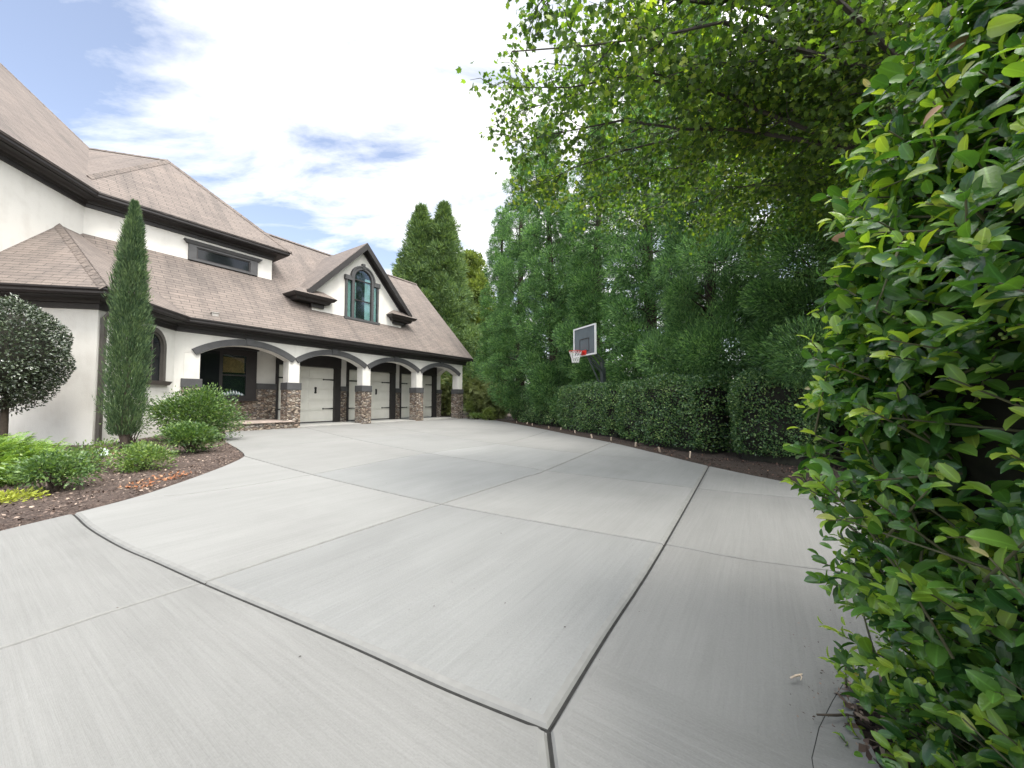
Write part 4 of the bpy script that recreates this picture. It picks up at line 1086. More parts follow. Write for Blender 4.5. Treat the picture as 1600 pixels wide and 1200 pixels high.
# conifers and pale trees rising behind the garage -------------------------
FG = 'conifers behind the garage'
f1 = empty('conifer_tree', (-8.0, 33, .2), 'pointed conifer behind the garage roof, left of the two tops', 'tree', FG)
cedar(f1, 18.6, 4.9, 71, nt_=380, nb=420, mats=('farcon', 'bark'), L_=(.28, .5), W_=.07, puff=(.45, 1.15), power=.95, fill=.3)
dup_tree(f1, 'conifer_tree', (-6.1, 33.5, .2), 2.2, (.98, .98, 1.03), 'pointed conifer behind the garage roof, right of the two tops', 'tree', FG)
DG = 'pale broadleaf trees far behind the garage'
f2 = empty('broadleaf_tree', (-10.0, 38, .2), 'yellow-green broadleaf tree peeping over the garage roof beside the dormer', 'tree', DG)
cedar(f2, 16.0, 4.2, 83, nt_=220, nb=380, mats=('fardec', 'bark'), L_=(.25, .42), W_=.17, puff=(.8, 1.35), power=.5, h0=.2)
dup_tree(f2, 'broadleaf_tree', (-4.2, 37, .2), 1.1, (.85, .85, 1.0), 'yellow-green broadleaf tree right of the far conifers', 'tree', DG)

# feathery thicket between the garage end and the hedges --------------------
def thicket(loc, H, R, seed, label, n=90):
    r = RS(seed); rt = empty('feathery_bush', loc, label, 'bush', 'feathery bushes past the garage end'); st = MB(); P_, D_ = [], []
    for i in range(n):
        a = r.uniform(0, 6.28); q = R * r.rand() ** .5; hh = H * r.uniform(.5, 1) * (1 - .35 * q / R)
        b = Vector((math.cos(a) * q * .35, math.sin(a) * q * .35, 0)); t = Vector((math.cos(a) * q, math.sin(a) * q, hh)); pts = bez(b, t, -.25, 6, .05, r)
        st.tube(pts, [.022, .02, .016, .013, .01, .008, .005], 4, caps=False)
        m_ = 26; tt = r.uniform(.12, 1, m_)
        for u in tt:
            j = min(5, int(u * 6)); p = pts[j].lerp(pts[j + 1], u * 6 - j); P_.append(npv(p)); D_.append(r.normal(size=3) + np.array([0, 0, .2]))
    P_ = np.array(P_); D_ = np.array(D_)
    st.build('stems', M['twig'], rt, merge=False)
    leafmesh('foliage', [(P_, D_, rdir(r, len(P_)) + np.array([0, 0, 1.5]), r.uniform(.3, .55, len(P_)), r.uniform(.25, .4, len(P_)), 'spray', 0)], M['bamboo'], rt)
thicket((-2.15, 25.2, .17), 3.4, 1.3, 5, 'tall feathery bush just past the garage end')
thicket((-1.05, 24.6, .17), 3.0, 1.2, 6, 'tall feathery bush beside the far end of the hedge')
thicket((-5.3, 30.5, .17), 5.0, 2.0, 8, 'feathery bush seen through the end arch of the garage')
thicket((-7.6, 29.5, .17), 4.6, 1.7, 9, 'feathery bush behind the last garage column')

# ------------------------------------------------------------------ clipped hedges
def hedge_box(a, b, depth, H, seed, label, dens=1150, leaf=(.045, .078), roundness=.22, group='clipped hedges along the driveway edge'):
    """clipped evergreen block: front line a->b, body lies to the right of the drive"""
    r = RS(seed); a = Vector(a).to_3d(); b = Vector(b).to_3d(); d = (b - a); Ln = d.length; d.normalize(); n = Vector((d.y, -d.x, 0))
    if n.x < 0: n = -n
    base = a.lerp(b, .5) + n * depth / 2; base.z = gz(base.x, base.y)
    rt = empty('hedge', base, label, 'hedge', group)
    hx, hy, hz = Ln / 2, depth / 2, H
    def proj(p):   # to a rounded box surface
        e = 3.4 if label.startswith('rounded') else 7.0; c = np.array([0, 0, hz * .5]); s = np.array([hx, hy, hz * .5])
        q = (p - c) / s; l = (np.abs(q) ** e).sum(axis=1) ** (1 / e); q = q / l[:, None]
        nn = np.sign(q) * np.abs(q) ** (e - 1) / s; return c + q * s, nrm(nn)
    area = 2 * (Ln * H + depth * H) + Ln * depth; n_ = int(area * dens)
    u = r.uniform(-1, 1, (n_, 3)); ax = r.choice(3, n_, p=np.array([depth * H, Ln * H, Ln * depth * .6]) / (depth * H + Ln * H + Ln * depth * .6)); sg = np.sign(r.uniform(-1, 1, n_)); sg[ax == 2] = 1
    u[np.arange(n_), ax] = sg
    p, nn = proj(u * np.array([hx, hy, hz * .5]) + np.array([0, 0, hz * .5]))
    wob = .032 * (np.sin(p[:, 0] * 3.1 + seed) + np.sin(p[:, 2] * 4.3 + p[:, 0] * 2) + np.sin(p[:, 1] * 3.7)) 
    hole = (np.sin(p[:, 0] * 5.2 + 1.3 * seed) * np.sin(p[:, 2] * 6.1 + seed) * np.sin(p[:, 0] * 2.3 + p[:, 2] * 3.3))
    keep = ~((hole > .42) & (r.rand(n_) < .75)); keep &= ~((p[:, 2] < .22) & (r.rand(n_) < .65))
    low = np.clip((.5 - p[:, 2]) / .5, 0, 1) * .05
    dep = r.rand(n_) ** 1.7 * .20 - .045
    p = p + nn * (wob - low - dep)[:, None]
    p, nn = p[keep], nn[keep]; m_ = len(p)
    D = nn * .7 + rdir(r, m_) * .8 + np.array([0, 0, .3]); U = rdir(r, m_) * .7 + nn
    c_, s_ = d.x, d.y; Rz = np.array([[d.x, d.y, 0], [n.x, n.y, 0], [0, 0, 1.]])   # local x along the hedge, y into the bed
    p = p @ Rz; D = D @ Rz; U = U @ Rz
    Lf = r.uniform(leaf[0], leaf[1], m_)
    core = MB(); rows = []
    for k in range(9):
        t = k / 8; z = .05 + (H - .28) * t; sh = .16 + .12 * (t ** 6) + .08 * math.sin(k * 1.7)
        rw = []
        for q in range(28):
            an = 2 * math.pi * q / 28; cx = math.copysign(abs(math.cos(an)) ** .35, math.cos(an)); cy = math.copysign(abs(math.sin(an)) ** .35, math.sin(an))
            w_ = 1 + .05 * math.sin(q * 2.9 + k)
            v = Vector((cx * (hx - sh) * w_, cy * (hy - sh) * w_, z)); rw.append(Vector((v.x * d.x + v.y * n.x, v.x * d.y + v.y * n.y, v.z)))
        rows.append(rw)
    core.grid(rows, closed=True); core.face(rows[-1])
    core.build('dark_core', M['core'], rt, smooth=True)  # solid dark body painted as the shaded inside of the hedge
    leafmesh('foliage', [(p, D, U, Lf, Lf * .62, 'leaf4', 0)], M['hedge'], rt)
    return rt
hedge_box((4.30, 8.80), (3.28, 12.3), 1.3, 1.95, 21, 'longest clipped dark green hedge block, right of the basketball pole')
hedge_box((3.22, 12.38), (1.90, 17.1), 1.3, 1.92, 22, 'middle clipped hedge block, left of the basketball pole')
hedge_box((1.85, 17.2), (-.15, 22.3), 1.4, 2.05, 23, 'far dark clipped hedge block at the end of the row', 1000, (.05, .08))
hedge_box((5.65, 7.15), (4.62, 8.25), 1.35, 2.02, 24, 'rounded dark green bush at the near end of the hedge row', 1500, (.04, .062), group='clipped hedges along the driveway edge')
hedge_box((7.6, 5.2), (6.1, 6.9), 1.4, 1.9, 25, 'dark hedge block half hidden behind the laurel', 1000, (.045, .07))
hedge_box((10.2, 3.4), (8.3, 4.9), 1.4, 2.2, 26, 'dark hedge block behind the laurel leaves at the far right', 800, (.05, .08))

# ------------------------------------------------------------------ shrubs and garden trees
def bush(name, loc, rx, ry, H, seed, mat, n, leaf, label, cat='shrub', group=None, ratio=.5, z0=.0, stems=16, tpl='leaf4', clumps=26, inner=.35, wood='shrubwood', trunk=None, top_up=.5):
    r = RS(seed); rt = empty(name, loc, label, cat, group); st = MB(); cs = []
    cz = (H + z0) / 2; hz = (H - z0) / 2
    for i in range(clumps):
        d = rdir(r, 1)[0]; 
        if d[2] < -.3 and r.rand() < .6: d[2] = -d[2]
        q = r.uniform(inner, 1.0) ** .5 * .86
        c = np.array([d[0] * rx * q, d[1] * ry * q, cz + d[2] * hz * q]); cs.append((c, r.uniform(.20, .34)))
    for i in range(stems):
        c, _ = cs[i % len(cs)]; b0 = Vector((r.normal() * .03, r.normal() * .03, trunk or 0)); st.tube(bez(b0, Vector(c), -.04, 4, .02, r), [.014, .011, .009, .006, .004], 5, caps=False)
    if trunk: st.tube([Vector((0, 0, -.05)), Vector((.02, 0, trunk * .5)), Vector((0, .02, trunk + .15))], [.07, .055, .05], 8)
    k = n // clumps; P_, D_ = [], []
    for c, s_ in cs:
        d = rdir(r, k); rr = s_ * 2.1 * r.uniform(.1, 1, k) ** .5
        p = c + d * rr[:, None] * np.array([rx, ry, hz]); P_.append(p); D_.append(d * .8 + rdir(r, k) * .7 + np.array([0, 0, top_up]) + nrm((p - np.array([0, 0, cz])))*.5)
    P_ = np.concatenate(P_); D_ = np.concatenate(D_); m_ = len(P_); ok = P_[:, 2] > .03; P_, D_ = P_[ok], D_[ok]; m_ = len(P_)
    Lf = r.uniform(leaf[0], leaf[1], m_)
    st.build('stems' if not trunk else 'trunk', M[wood], rt, merge=False)
    leafmesh('foliage', [(P_, D_, rdir(r, m_) * .8 + np.array([0, 0, 1.]), Lf, Lf * ratio, tpl, 0)], M[mat], rt)
    return rt
g3 = lambda x, y, dz=.04: (x, y, gz(x, y) + dz)
SG_ = 'leafy shrubs in the mulch bed'
bush('shrub', g3(-8.95, 10.9), .95, .88, 1.40, 31, 'shrub', 11000, (.055, .095), 'largest leafy shrub of the bed, in front of the porch step', group=SG_, clumps=60, stems=30)
bush('shrub', g3(-7.0, 8.35), .52, .48, .66, 32, 'shrub', 5200, (.045, .075), 'medium shrub in front of the largest one, beside the driveway curve', group=SG_, clumps=34)
bush('shrub', g3(-6.2, 6.45), .34, .33, .46, 33, 'shrub2', 2600, (.035, .06), 'small round pale green shrub near the cypress foot', group=SG_, clumps=26)
bush('shrub', g3(-6.0, 5.05), .38, .36, .52, 34, 'shrub', 2800, (.035, .06), 'spreading shrub between the juniper and the concrete edge', group=SG_, clumps=28)
bush('shrub', g3(-6.9, 6.35), .30, .30, .48, 35, 'shrub2', 1100, (.035, .055), 'wispy yellow-green shrub behind the pale ground light', group=SG_, clumps=14, inner=.6)
bush('shrub', g3(-9.6, 9.6), .50, .45, 1.45, 36, 'shrub', 1500, (.04, .065), 'thin shrub growing between the downspout and the cypress', group=SG_, clumps=18)
bush('shrub', g3(-7.6, 7.9), .45, .3, .32, 37, 'shrub2', 900, (.03, .05), 'low sparse sprouts between the small round shrub and the medium one', group=SG_, clumps=14)
def topiary(loc, R, cz, hz, seed, n, label):
    r = RS(seed); rt = empty('topiary_tree', loc, label, 'topiary'); st = MB()
    st.tube([Vector((0, 0, -.05)), Vector((.03, 0, .5)), Vector((0, .02, 1.2)), Vector((0, 0, 2.0))], [.08, .065, .055, .04], 9)
    for i in range(16):
        d = rdir(r, 1)[0]; st.tube(bez(Vector((0, 0, r.uniform(.9, 1.8))), Vector((d[0] * R * .8, d[1] * R * .8, cz + d[2] * hz * .8)), -.05, 4, .02, r), [.022, .018, .014, .01, .006], 5, caps=False)
    st.build('trunk', M['shrubwood'], rt, smooth=True, merge=False)
    d = rdir(r, n); az = np.arctan2(d[:, 1], d[:, 0]); lump = 1 + .045 * np.sin(az * 5 + d[:, 2] * 4) + .045 * np.sin(d[:, 2] * 9 + az * 3 + 1) + .03 * np.sin(az * 11 - d[:, 2] * 7)
    hole = np.sin(az * 6 + 2) * np.sin(d[:, 2] * 8 + az * 2); ok = ~((hole > .62) & (r.rand(n) < .6)); q = lump * (1.02 - r.rand(n) ** 1.8 * .22)
    p = d * q[:, None] * np.array([R, R, hz]) + np.array([0, 0, cz]); p, d = p[ok], d[ok]; m_ = len(p)
    leafmesh('foliage', [(p, d * .8 + rdir(r, m_) * .8 + np.array([0, 0, .25]), rdir(r, m_) * .6 + d * .9, r.uniform(.045, .075, m_), r.uniform(.024, .038, m_), 'leaf4', 0)], M['holly'], rt)
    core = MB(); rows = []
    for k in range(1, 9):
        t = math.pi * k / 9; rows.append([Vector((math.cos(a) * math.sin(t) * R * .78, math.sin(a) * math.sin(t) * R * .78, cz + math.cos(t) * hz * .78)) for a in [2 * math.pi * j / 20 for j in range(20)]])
    core.grid(rows, closed=True); core.face(rows[0]); core.face(rows[-1][::-1]); core.build('dark_core', M['core'], rt, smooth=True)  # dark solid ball painted as the shade inside the crown
topiary(g3(-10.6, 7.95, 0), .88, 2.16, 1.12, 38, 19000, 'big round clipped dark glossy shrub on a trunk at the left edge')
bush('yellow_groundcover', g3(-6.15, 4.5, .0), .42, .34, .16, 39, 'yellow', 900, (.03, .06), 'low yellow-green plant at the bed corner by the concrete', 'plant', None, clumps=18, stems=6)
bush('small_conifer', (-2.75, 24.4, .17), .30, .30, 1.25, 40, 'fardec', 900, (.08, .14), 'small bright yellow-green upright shrub past the garage end', 'shrub', 'yellow-green shrubs past the garage end', clumps=16, ratio=.25, top_up=1.2)
bush('small_shrub', (-1.35, 22.9, .14), .42, .40, .78, 41, 'fardec', 1500, (.06, .1), 'small round yellow-green shrub left of the far hedge', 'shrub', 'yellow-green shrubs past the garage end', clumps=20)
bush('small_shrub', (-2.2, 23.6, .15), .5, .4, .42, 42, 'shrub2', 900, (.06, .1), 'low green shrub between the two yellow-green ones', 'shrub', 'yellow-green shrubs past the garage end', clumps=16)

def cypress(loc, H, R, seed, label):
    r = RS(seed); rt = empty('italian_cypress', loc, label, 'tree'); tr = MB()
    tr.tube([Vector((0, 0, -.05)), Vector((.01, 0, .4)), Vector((0, .02, 2.5)), Vector((.02, 0, H * .93))], [.085, .06, .045, .01], 8)
    for i in range(5): tr.tube(bez(Vector((0, 0, .15)), Vector((math.cos(i * 1.3) * .2, math.sin(i * 1.3) * .2, .9)), -.05, 3, .01, r), [.03, .025, .02, .012], 5, caps=False)
    n = 44000; h = r.rand(n) ** .88; z = .42 + (H - .42) * h
    prof_ = np.clip(np.minimum(1, .55 + h * 4.0), 0, 1) * (1 - h ** 3.0 * .85); prof_ *= np.clip((1 - h) * 9, 0, 1) ** .5
    az = r.uniform(0, 2 * math.pi, n); bump = 1 + .13 * np.sin(az * 3 + z * 2.1) + .15 * np.sin(az * 5 - z * 5.3 + 1) + .07 * np.sin(z * 11 + az * 2)
    bump += .22 * (r.rand(n) < .09)
    q = r.rand(n) ** .42; rr = R * prof_ * bump * q
    p = np.stack([np.cos(az) * rr, np.sin(az) * rr, z], 1)
    out = np.stack([np.cos(az), np.sin(az), np.zeros(n)], 1)
    D = out * r.uniform(.25, .8, n)[:, None] + np.array([0, 0, 1.1]) + rdir(r, n) * .30
    tr.build('trunk', M['bark'], rt, smooth=True, merge=False)
    leafmesh('crown', [(p, D, rdir(r, n), r.uniform(.05, .15, n), .013, 'blade', 0)], M['cypress'], rt)
cypress(g3(-8.66, 8.55, 0), 5.72, .335, 44, 'slender columnar cypress standing in the mulch bed by the house corner')

def juniper(loc, rx, ry, H, seed, n, label):
    r = RS(seed); rt = empty('juniper', loc, label, 'shrub'); st = MB(); P_, D_, L_ = [], [], []
    for i in range(n):
        a = r.uniform(0, 6.28); q = r.rand() ** .5; reach = r.uniform(.5, 1)
        e = Vector((math.cos(a) * rx * q, math.sin(a) * ry * q, H * (1.05 - .75 * q * q) * r.uniform(.45, 1)))
        b = Vector((e.x * .35, e.y * .35, .02)); pts = bez(b, e, -.12 * (1 - q) - .02, 5)
        if i % 4 == 0: st.tube(pts, [.010, .008, .007, .006, .004, .002], 4, caps=False)
        dirv = (pts[-1] - pts[-3]).normalized()
        for u in (.45, .6, .75, .9, 1.0):
            j = min(4, int(u * 5)); p = pts[j].lerp(pts[j + 1], u * 5 - j) if u < 1 else pts[-1]
            dd = npv(dirv) * 1.0 + r.normal(size=3) * .38 + np.array([math.cos(a), math.sin(a), .3]) * .3; P_.append(npv(p)); D_.append(dd); L_.append(r.uniform(.16, .30))
    P_ = np.array(P_); D_ = np.array(D_); L_ = np.array(L_)
    st.build('stems', M['shrubwood'], rt, merge=False)
    leafmesh('foliage', [(P_, D_, rdir(r, len(P_)) * .5 + np.array([0, 0, 1.]), L_, L_ * .55, 'spray', 0)], M['juniper'], rt)
juniper(g3(-8.15, 5.45, 0), 1.42, 1.15, .72, 45, 950, 'bright green feathery juniper spreading over the bed at the left edge')

# ------------------------------------------------------------------ the big laurel at the right
def laurel():
    r = RS(51); org = Vector((2.0, .3, 0)); rt = empty('laurel_hedge', org, 'tall glossy laurel hedge with light green leaf tips filling the right edge', 'hedge'); O = npv(org)
    # near face: x = fx(z), runs along y and rounds off at the far end; built as a wall of leafy shoots
    def fx(z): return 1.29 - .21 * math.exp(-((z - 1.6) / .95) ** 2) + .22 * max(0, z - 1.55) ** 1.25 * .75 - .02 
    def surf(y, z):
        x = fx(z); ye = 1.63 - .12 * max(0, z - 1.6); rc = .37      # corner radius
        if y <= ye - rc: return Vector((x, y, z)), Vector((-1, 0, .05))
        s_ = y - (ye - rc); a = min(s_ / rc, 4.0)
        if a <= math.pi / 2: return Vector((x + rc - rc * math.cos(a), ye - rc + rc * math.sin(a), z)), Vector((-math.cos(a), math.sin(a), .05))
        return Vector((x + rc + (a - math.pi / 2) * rc, ye, z)), Vector((0, 1, .05))
    P_, D_, U_, L_, W_, Y_ = [], [], [], [], [], []; st = MB(); bp = MB(); dr_P, dr_D = [], []
    nsh = 3900
    for i in range(nsh):
        z = r.uniform(.02, 3.9); y = r.uniform(-.75, 3.2)
        if y < -.2 and r.rand() < .4: continue
        p, n = surf(y, z); n = n.normalized()
        bumpy = .07 * math.sin(y * 4.1 + z * 2.7) + .06 * math.sin(z * 5.3 - y * 3)
        hole = math.sin(y * 6.3 + z * 1.1) * math.sin(z * 4.7 + 2 * y)
        if hole > .80 and r.rand() < .7: continue
        inn = r.rand() ** 1.5 * .30 - .05
        tip = p + n * (bumpy * .6 - inn)
        tip += Vector(tuple(r.normal(size=3) * .02))
        ln = r.uniform(.12, .26)
        dirv = (n * .75 + Vector((r.normal() * .45, r.normal() * .45, .42 + r.normal() * .4))).normalized()
        if dirv.dot(n) < .25: continue
        base = tip - dirv * ln
        if i % 2 == 0: st.tube([base - dirv * .12, base, tip], [.0042, .0034, .002], 5, caps=False)
        k = r.randint(6, 10); ph = r.uniform(0, 6.28); young = r.rand() < (.34 if y > .9 else .16)
        a_ = dirv.cross(Vector((0, 0, 1))); a_ = a_.normalized() if a_.length > .05 else Vector((1, 0, 0)); b_ = dirv.cross(a_)
        for j in range(k):
            t = j / (k - 1); q = base.lerp(tip, .15 + .85 * t); an = ph + j * 2.4
            side = a_ * math.cos(an) + b_ * math.sin(an)
            dd = side * (1.0 - .55 * t) + dirv * (.25 + .75 * t) + Vector((0, 0, .12)) + n * .15
            size = r.uniform(.042, .098) * (1 - .35 * t ** 2) * (.92 if z > .1 else .7)
            Y_.append(young and t > .45); P_.append(npv(q)); D_.append(npv(dd)); U_.append(npv(dirv * .6 + n * .3 + Vector((0, 0, .5)) + Vector(tuple(r.normal(size=3) * .25)))); L_.append(size); W_.append(size * r.uniform(.44, .60))
        if r.rand() < .07:
            for j in range(r.randint(5, 12)):
                c = tip - dirv * r.uniform(.02, .14) + Vector(tuple(r.normal(size=3) * .017)); rb = r.uniform(.0035, .0055); rows = []
                for k2 in range(5):
                    th_ = math.pi * (k2 + .5) / 5; rows.append([c + Vector((math.cos(q2) * math.sin(th_), math.sin(q2) * math.sin(th_), math.cos(th_))) * rb - org for q2 in [math.pi * 2 * m_ / 7 for m_ in range(7)]])
                bp.grid(rows, closed=True); bp.face(rows[0]); bp.face(rows[-1][::-1])
        if r.rand() < .016: dr_P.append(npv(tip + n * .02)); dr_D.append(npv(dirv) + r.normal(size=3) * .8)
    # long inner stems
    for i in range(46):
        y = r.uniform(-.5, 1.0); z = r.uniform(.3, 3.2); p, n = surf(y, z); n.normalize()
        b = p - n * r.uniform(.45, .7) - Vector((0, 0, r.uniform(.5, .9))); t = p - n * .04
        st.tube(bez(b, t, -.05, 4, .015, r), [.010, .008, .007, .005, .003], 6, caps=False)
    P_ = np.array(P_) - O; D_ = np.array(D_); U_ = np.array(U_); L_ = np.array(L_); W_ = np.array(W_); Y_ = np.array(Y_, bool); O_ = ~Y_
    for v in range(len(st.v)): st.v[v] = st.v[v] - org
    st.build('branches', M['twig'], rt, smooth=True, merge=False)
    bpo = bp.build('berries', M['berry'], rt, smooth=True, merge=False); bpo['kind'] = 'stuff'
    # solid dark core, the shade inside the hedge put into its colour
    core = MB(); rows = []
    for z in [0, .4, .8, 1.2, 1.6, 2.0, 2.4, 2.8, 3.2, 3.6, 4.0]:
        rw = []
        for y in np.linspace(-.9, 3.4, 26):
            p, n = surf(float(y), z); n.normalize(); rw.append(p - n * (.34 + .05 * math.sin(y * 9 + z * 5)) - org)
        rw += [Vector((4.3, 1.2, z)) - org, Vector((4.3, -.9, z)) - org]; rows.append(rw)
    core.grid(rows, closed=True); core.face(rows[-1]); core.build('dark_core', M['core'], rt, smooth=True)
    # older leaves deeper inside
    n2 = 15000; yy = r.uniform(-.8, 3.2, n2); z2 = r.uniform(.02, 3.9, n2); Q_, N_ = [], []
    for y, z in zip(yy, z2):
        p, n = surf(y, z); n.normalize(); Q_.append(npv(p - n * r.uniform(.10, .34))); N_.append(npv(n))
    Q_ = np.array(Q_) - O; N_ = np.array(N_); l2 = r.uniform(.055, .095, n2)
    leafmesh('foliage', [(P_[O_], D_[O_], U_[O_], L_[O_], W_[O_], 'laurel', 0), (P_[Y_], D_[Y_], U_[Y_], L_[Y_] * .9, W_[Y_] * .85, 'laurel', 1), (Q_, N_ * .5 + rdir(r, n2), N_ * .4 + np.array([0, 0, .8]) + rdir(r, n2) * .5, l2, l2 * .45, 'laurel', 0)], [M['laurel'], M['laurel_young']], rt, smooth=True)
    l3 = np.full(len(dr_P), .06); leafmesh('dry_leaves', [(np.array(dr_P) - O, np.array(dr_D), rdir(r, len(dr_P)), l3, l3 * .6, 'laurel', 0)], M['dry'], rt, smooth=True)
laurel()

# ------------------------------------------------------------------ maple reaching over the drive
def maple():
    r = RS(61); bx, by = 6.6, 4.4; org = Vector((bx, by, gz(bx, by))); rt = empty('maple_tree', org, 'maple whose leafy branches hang over the driveway from the upper right', 'tree')
    tr = MB(); top = Vector((.15, .1, 7.5))
    tr.tube([Vector((0, 0, -.1)), Vector((.03, .02, 1.5)), Vector((-.05, .05, 3.2)), Vector((.05, .1, 5.2)), top], [.26, .20, .17, .12, .06], 12)
    tr.build('trunk', M['mbark'], rt, smooth=True)
    lm = MB(); P_, D_, U_ = [], [], []
    ends = []
    for i in range(26):      # limb ends spread over a broad flat crown
        while True:
            x = r.uniform(-6.6, 2.5); y = r.uniform(-2.6, 4.6)
            if (x / 7.5) ** 2 + (y / 4.6) ** 2 < 1: break
        q = math.hypot(x / 7.4, y / 4.6); ends.append(Vector((x, y, 5.0 + 3.2 * r.rand() * (1.15 - q) + .35 * r.rand())))
    ends += [Vector(v) for v in ((-6.6, -.9, 4.7), (-6.6, .6, 4.85), (-6.3, 1.6, 4.75), (-5.4, 2.4, 5.0), (-4.2, 3.2, 5.1), (-2.8, 3.6, 5.1), (-1.2, 3.8, 5.0), (.4, 3.8, 5.0), (-6.2, .2, 5.6), (-5.8, -1.6, 5.4), (-6.6, -.2, 6.2), (-5.6, 1.2, 6.2),
                                 (-3.2, 1.4, 4.7), (-4.4, .8, 4.8), (-2.0, 2.6, 4.6), (-4.9, -.4, 4.9), (-1.0, 2.2, 4.7), (-3.4, 2.6, 5.0), (-6.6, .1, 5.2), (-6.5, 1.0, 5.6), (-5.9, 1.9, 5.3), (-6.4, -.6, 5.6), (-5.0, 2.9, 5.2), (-3.8, 3.6, 5.6), (-2.2, 3.8, 5.4), (-.6, 4.2, 5.4), (1.2, 4.4, 5.2), (-6.4, 1.5, 6.4))]
    for e in ends:
        zt = r.uniform(2.6, 5.2); s_ = Vector((0, .04, zt)); ln = (e - s_).length; sag = -.10 * ln
        pts = bez(s_, e, sag, 9, .07, r); r0 = .010 * ln * .55 + .014
        lm.tube(pts, [max(.006, r0 * (1 - t / 9.6)) for t in range(10)], 6, caps=False)
        nt2 = int(11 + ln * 3.0)
        for j in range(nt2):
            u = r.uniform(.30, 1.0); k = min(8, int(u * 9)); p = pts[k].lerp(pts[k + 1], u * 9 - k)
            dd = (pts[min(9, k + 1)] - pts[k]).normalized(); sd = dd.cross(Vector((0, 0, 1))).normalized() * (1 if r.rand() < .5 else -1)
            tl = r.uniform(.45, 1.15) * (1.15 - .5 * u); q2 = p + (dd * r.uniform(.3, 1) + sd * r.uniform(.3, 1.0) + Vector((0, 0, r.uniform(-.55, .15)))).normalized() * tl
            tw = bez(p, q2, -.04, 4, .03, r); lm.tube(tw, [.007, .006, .005, .004, .002], 4, caps=False)
            m_ = int(38 * tl + 16)
            for k3 in range(m_):
                u3 = r.uniform(.15, 1.0); k4 = min(3, int(u3 * 4)); c = tw[k4].lerp(tw[k4 + 1], u3 * 4 - k4)
                off = r.normal(size=3) * np.array([.09, .09, .07]); P_.append(npv(c) + off + np.array([0, 0, -.03]))
                D_.append(nrm(np.array([off * 6 + r.normal(size=3) * .5 + np.array([0, 0, -.75])]))[0])
    P_ = np.array(P_); D_ = np.array(D_); n = len(P_)
    # no leaf may hang low over the drive
    ok = P_[:, 2] > 3.75; P_, D_ = P_[ok], D_[ok]; n = len(P_)
    lm.build('branches', M['mbark'], rt, merge=False)
    U_ = rdir(r, n) * .75 + np.array([0, 0, .9]); Lf = r.uniform(.048, .084, n)
    leafmesh('crown', [(P_, D_, U_, Lf, Lf * 1.02, 'maple', 0)], M['maple'], rt)
    print('maple leaves', n)
maple()

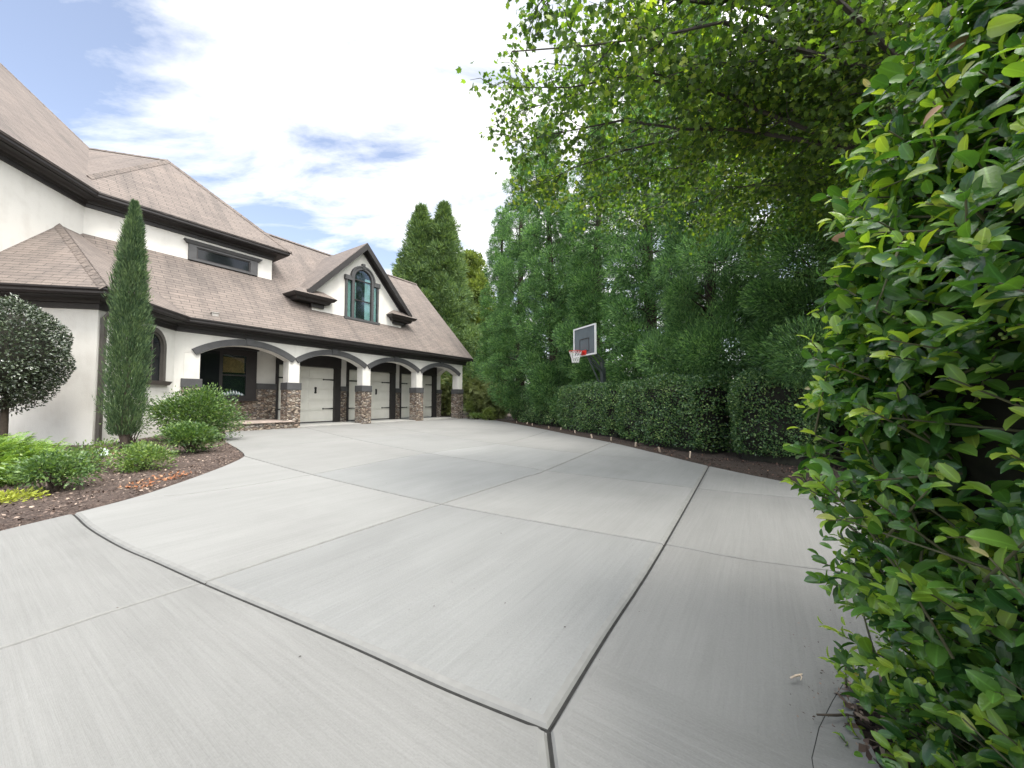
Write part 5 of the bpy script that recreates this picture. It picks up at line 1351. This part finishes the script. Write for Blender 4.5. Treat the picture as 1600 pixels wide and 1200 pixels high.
# ------------------------------------------------------------------ basketball hoop
def hoop():
    nb_ = Vector((-.909, -.417, 0)); al = Vector((-.417, .909, 0)); pc = Vector((3.35, 14.0, 0)); g0 = gz(3.35, 14.0); pc.z = g0
    rt = empty('basketball_hoop', pc, 'basketball hoop with smoked white-framed backboard on a dark square post behind the hedge', 'basketball hoop')
    def f(a, o, z): return al * a + nb_ * o + Vector((0, 0, z))
    mb = MB(); mb.tbox(-.075, .075, -.075, .075, -.1, 2.72, fr=f); mb.build('post', M['pole'], rt, bevel=.01)
    bo = .80; zb0, zb1 = 2.90, 3.97; hw = .67
    for z0, z1 in ((2.30, 3.05), (2.68, 3.45)):
        for s_ in (-1, 1):
            mb = MB(); q = s_ * .085
            mb.hexa([f(q - .02, 0, z0 - .04), f(q + .02, 0, z0 - .04), f(q + .02, bo - .05, z1 - .04), f(q - .02, bo - .05, z1 - .04), f(q - .02, 0, z0 + .04), f(q + .02, 0, z0 + .04), f(q + .02, bo - .05, z1 + .04), f(q - .02, bo - .05, z1 + .04)])
            mb.build('extension_arm', M['pole'], rt)
    mb = MB(); mb.tube([f(0, .06, 1.75), f(0, bo - .1, 2.95)], [.03, .03], 8); mb.build('strut', M['pole'], rt)
    mb = MB(); mb.tbox(-hw + .05, hw - .05, bo, bo + .015, zb0 + .05, zb1 - .05, fr=f); bd = mb.build('backboard', M['acrylic'], rt)
    mb = MB()
    mb.tbox(-hw, hw, bo - .02, bo + .035, zb0, zb0 + .05, fr=f); mb.tbox(-hw, hw, bo - .02, bo + .035, zb1 - .05, zb1, fr=f)
    mb.tbox(-hw, -hw + .05, bo - .02, bo + .035, zb0 + .05, zb1 - .05, fr=f); mb.tbox(hw - .05, hw, bo - .02, bo + .035, zb0 + .05, zb1 - .05, fr=f)
    mb.build('frame', M['boardwhite'], bd)
    mb = MB()
    for a0, a1, z0, z1 in ((-.29, .29, 3.50, 3.53), (-.29, .29, 3.05, 3.08), (-.29, -.26, 3.08, 3.50), (.26, .29, 3.08, 3.50)): mb.tbox(a0, a1, bo + .0155, bo + .021, z0, z1, fr=f)
    mb.build('target_square', M['iron'], bd)
    mb = MB(); rc = bo + .40; R = .228
    mb.tube([f(math.cos(q) * R, rc + math.sin(q) * R, 3.05) for q in [2 * math.pi * i / 28 for i in range(29)]], .011, 6, caps=False)
    mb.tbox(-.10, .10, bo + .02, bo + .19, 3.0, 3.045, fr=f); mb.tbox(-.13, .13, bo + .0215, bo + .06, 2.93, 3.10, fr=f)
    rim = mb.build('rim', M['red'], rt)
    mb = MB(); k = 12
    def ring(z, rr, tw): return [f(math.cos(2 * math.pi * (i + tw) / k) * rr, rc + math.sin(2 * math.pi * (i + tw) / k) * rr, z) for i in range(k)]
    rings = [ring(3.04, .222, 0), ring(2.94, .19, .5), ring(2.84, .155, 0), ring(2.74, .13, .5), ring(2.64, .12, 0)]
    for a, b in zip(rings[:-1], rings[1:]):
        for i in range(k):
            sh = 0 if rings.index(a) % 2 == 0 else 1
            mb.tube([a[i], b[i]], .007, 4, caps=False); mb.tube([a[i], b[(i - 1) % k] if sh == 0 else b[(i + 1) % k]], .007, 4, caps=False)
    mb.build('net', M['net'], rim, merge=False)
hoop()

# ------------------------------------------------------------------ small things
words = ['first', 'second', 'third', 'fourth', 'fifth', 'sixth', 'seventh', 'eighth', 'ninth', 'tenth', 'eleventh']
for i, (px, py) in enumerate([(806, 663), (821, 665), (830, 667), (856, 672), (874, 675), (896, 679.5), (923, 687), (952, 692), (990, 701), (1028, 709.5), (1074, 720)]):
    x, y = gp(px, py); x += .05; r = RS(i + 100); h = .14 if i < 10 else .17; w_ = .022 if i < 10 else .03
    mb = MB(); lean = Vector((r.normal() * .02, r.normal() * .02, 0)); b = Vector((0, 0, 0))
    c = [Vector((sx * w_, sy * w_ * .5, 0)) for sx, sy in ((-1, -1), (1, -1), (1, 1), (-1, 1))]
    mb.hexa([q for q in c] + [q * (1.0) + lean + Vector((0, 0, h)) for q in c])
    tipc = lean * 1.15 + Vector((0, 0, h + .012)); 
    for j in range(4): mb.face([c[j] + lean + Vector((0, 0, h + .0005)), c[(j + 1) % 4] + lean + Vector((0, 0, h + .0005)), tipc])
    o = mb.build('wooden_stake', M['stake'], merge=False); o.location = (x, y, gz(x, y) + .03); o.rotation_euler = (0, 0, r.uniform(0, 3))
    lab = ('short pale stake at the hedge foot, %s from the garage end of the driveway edge' % words[i]) if i < 10 else 'largest pale stake, at the near end of the long hedge'
    tag(o, lab, 'stake', 'pale stakes along the hedge edge of the driveway')

def ground_light():
    x, y = -7.25, 6.75; rt = empty('ground_light', g3(x, y), 'pale green ground light tilted among the small shrubs', 'ground light')
    mb = MB(); mb.tube([Vector((0, 0, -.03)), Vector((0, 0, .20))], .014, 8); mb.build('spike', M['bronze'], rt)
    mb = MB(); d = Vector((.5, -.25, .35)).normalized(); mb.tube([Vector((0, 0, .22)) - d * .10, Vector((0, 0, .22)) - d * .06, Vector((0, 0, .22)) + d * .07, Vector((0, 0, .22)) + d * .13], [.045, .068, .078, .085], 14); mb.build('lamp_head', M['palegreen'], rt, smooth=False)
ground_light()
def splash():
    x, y = -13.3, 9.55
    mb = MB(); mb.hexa([Vector(p) for p in ((-.28,-.2,0),(.28,-.2,0),(.28,.2,0),(-.28,.2,0),(-.24,-.16,.20),(.24,-.16,.20),(.24,.16,.26),(-.24,.16,.26))]); mb.box(-.30, .30, -.22, .22, .255, .30)
    o = mb.build('concrete_block', M['greyblock'], bevel=.012, merge=False); o.location = (x, y, gz(x, y) + .30); tag(o, 'small grey concrete block against the wall below the round topiary', 'block')
splash()
def twig(x, y, rz, s, label, seed):
    r = RS(seed); mb = MB(); pts = [Vector((-.09 * s, .03 * s, .004)), Vector((-.02 * s, .0, .010)), Vector((.04 * s, -.005, .006)), Vector((.06 * s, -.03 * s, .012))]
    mb.tube(pts, [.0035, .005, .0045, .002], 6); mb.tube([pts[2], Vector((.0, -.045 * s, .012)), Vector((-.05 * s, -.05 * s, .006))], [.003, .0025, .001], 5)
    o = mb.build('twig', M['shrubwood'] if seed % 2 else M['stake'], smooth=True, merge=False); o.location = (x, y, gz(x, y) + .054); o.rotation_euler = (0, 0, rz); tag(o, label, 'twig', 'twigs fallen on the concrete')
a = gp(1246, 1077); twig(a[0], a[1], .6, .42, 'pale forked twig lying on the concrete near the laurel', 2)
a = gp(1312, 1142); twig(a[0], a[1], .25, .9, 'dark twig lying on the concrete touching the laurel foot', 1)
def debris():
    r = RS(77); pts = []
    for i in range(70):
        x, y = gp(1285 + r.normal() * 28, 1075 + r.normal() * 55); pts.append((x, y, gz(x, y) + .054))
    for i in range(60):
        x, y = r.uniform(-2.5, 1.1), r.uniform(1.2, 6); pts.append((x, y, gz(x, y) + .054))
    Pp = np.array(pts); n = len(Pp); D = rdir(r, n); D[:, 2] *= .15; Ln = r.uniform(.004, .016, n)
    tag(leafmesh('leaf_crumbs', [(Pp, D, np.tile([0, 0, 1.], (n, 1)) + rdir(r, n) * .3, Ln, Ln * .5, 'blade', 0)], M['darkchips']), 'tiny brown leaf crumbs on the concrete', kind='stuff')
debris()
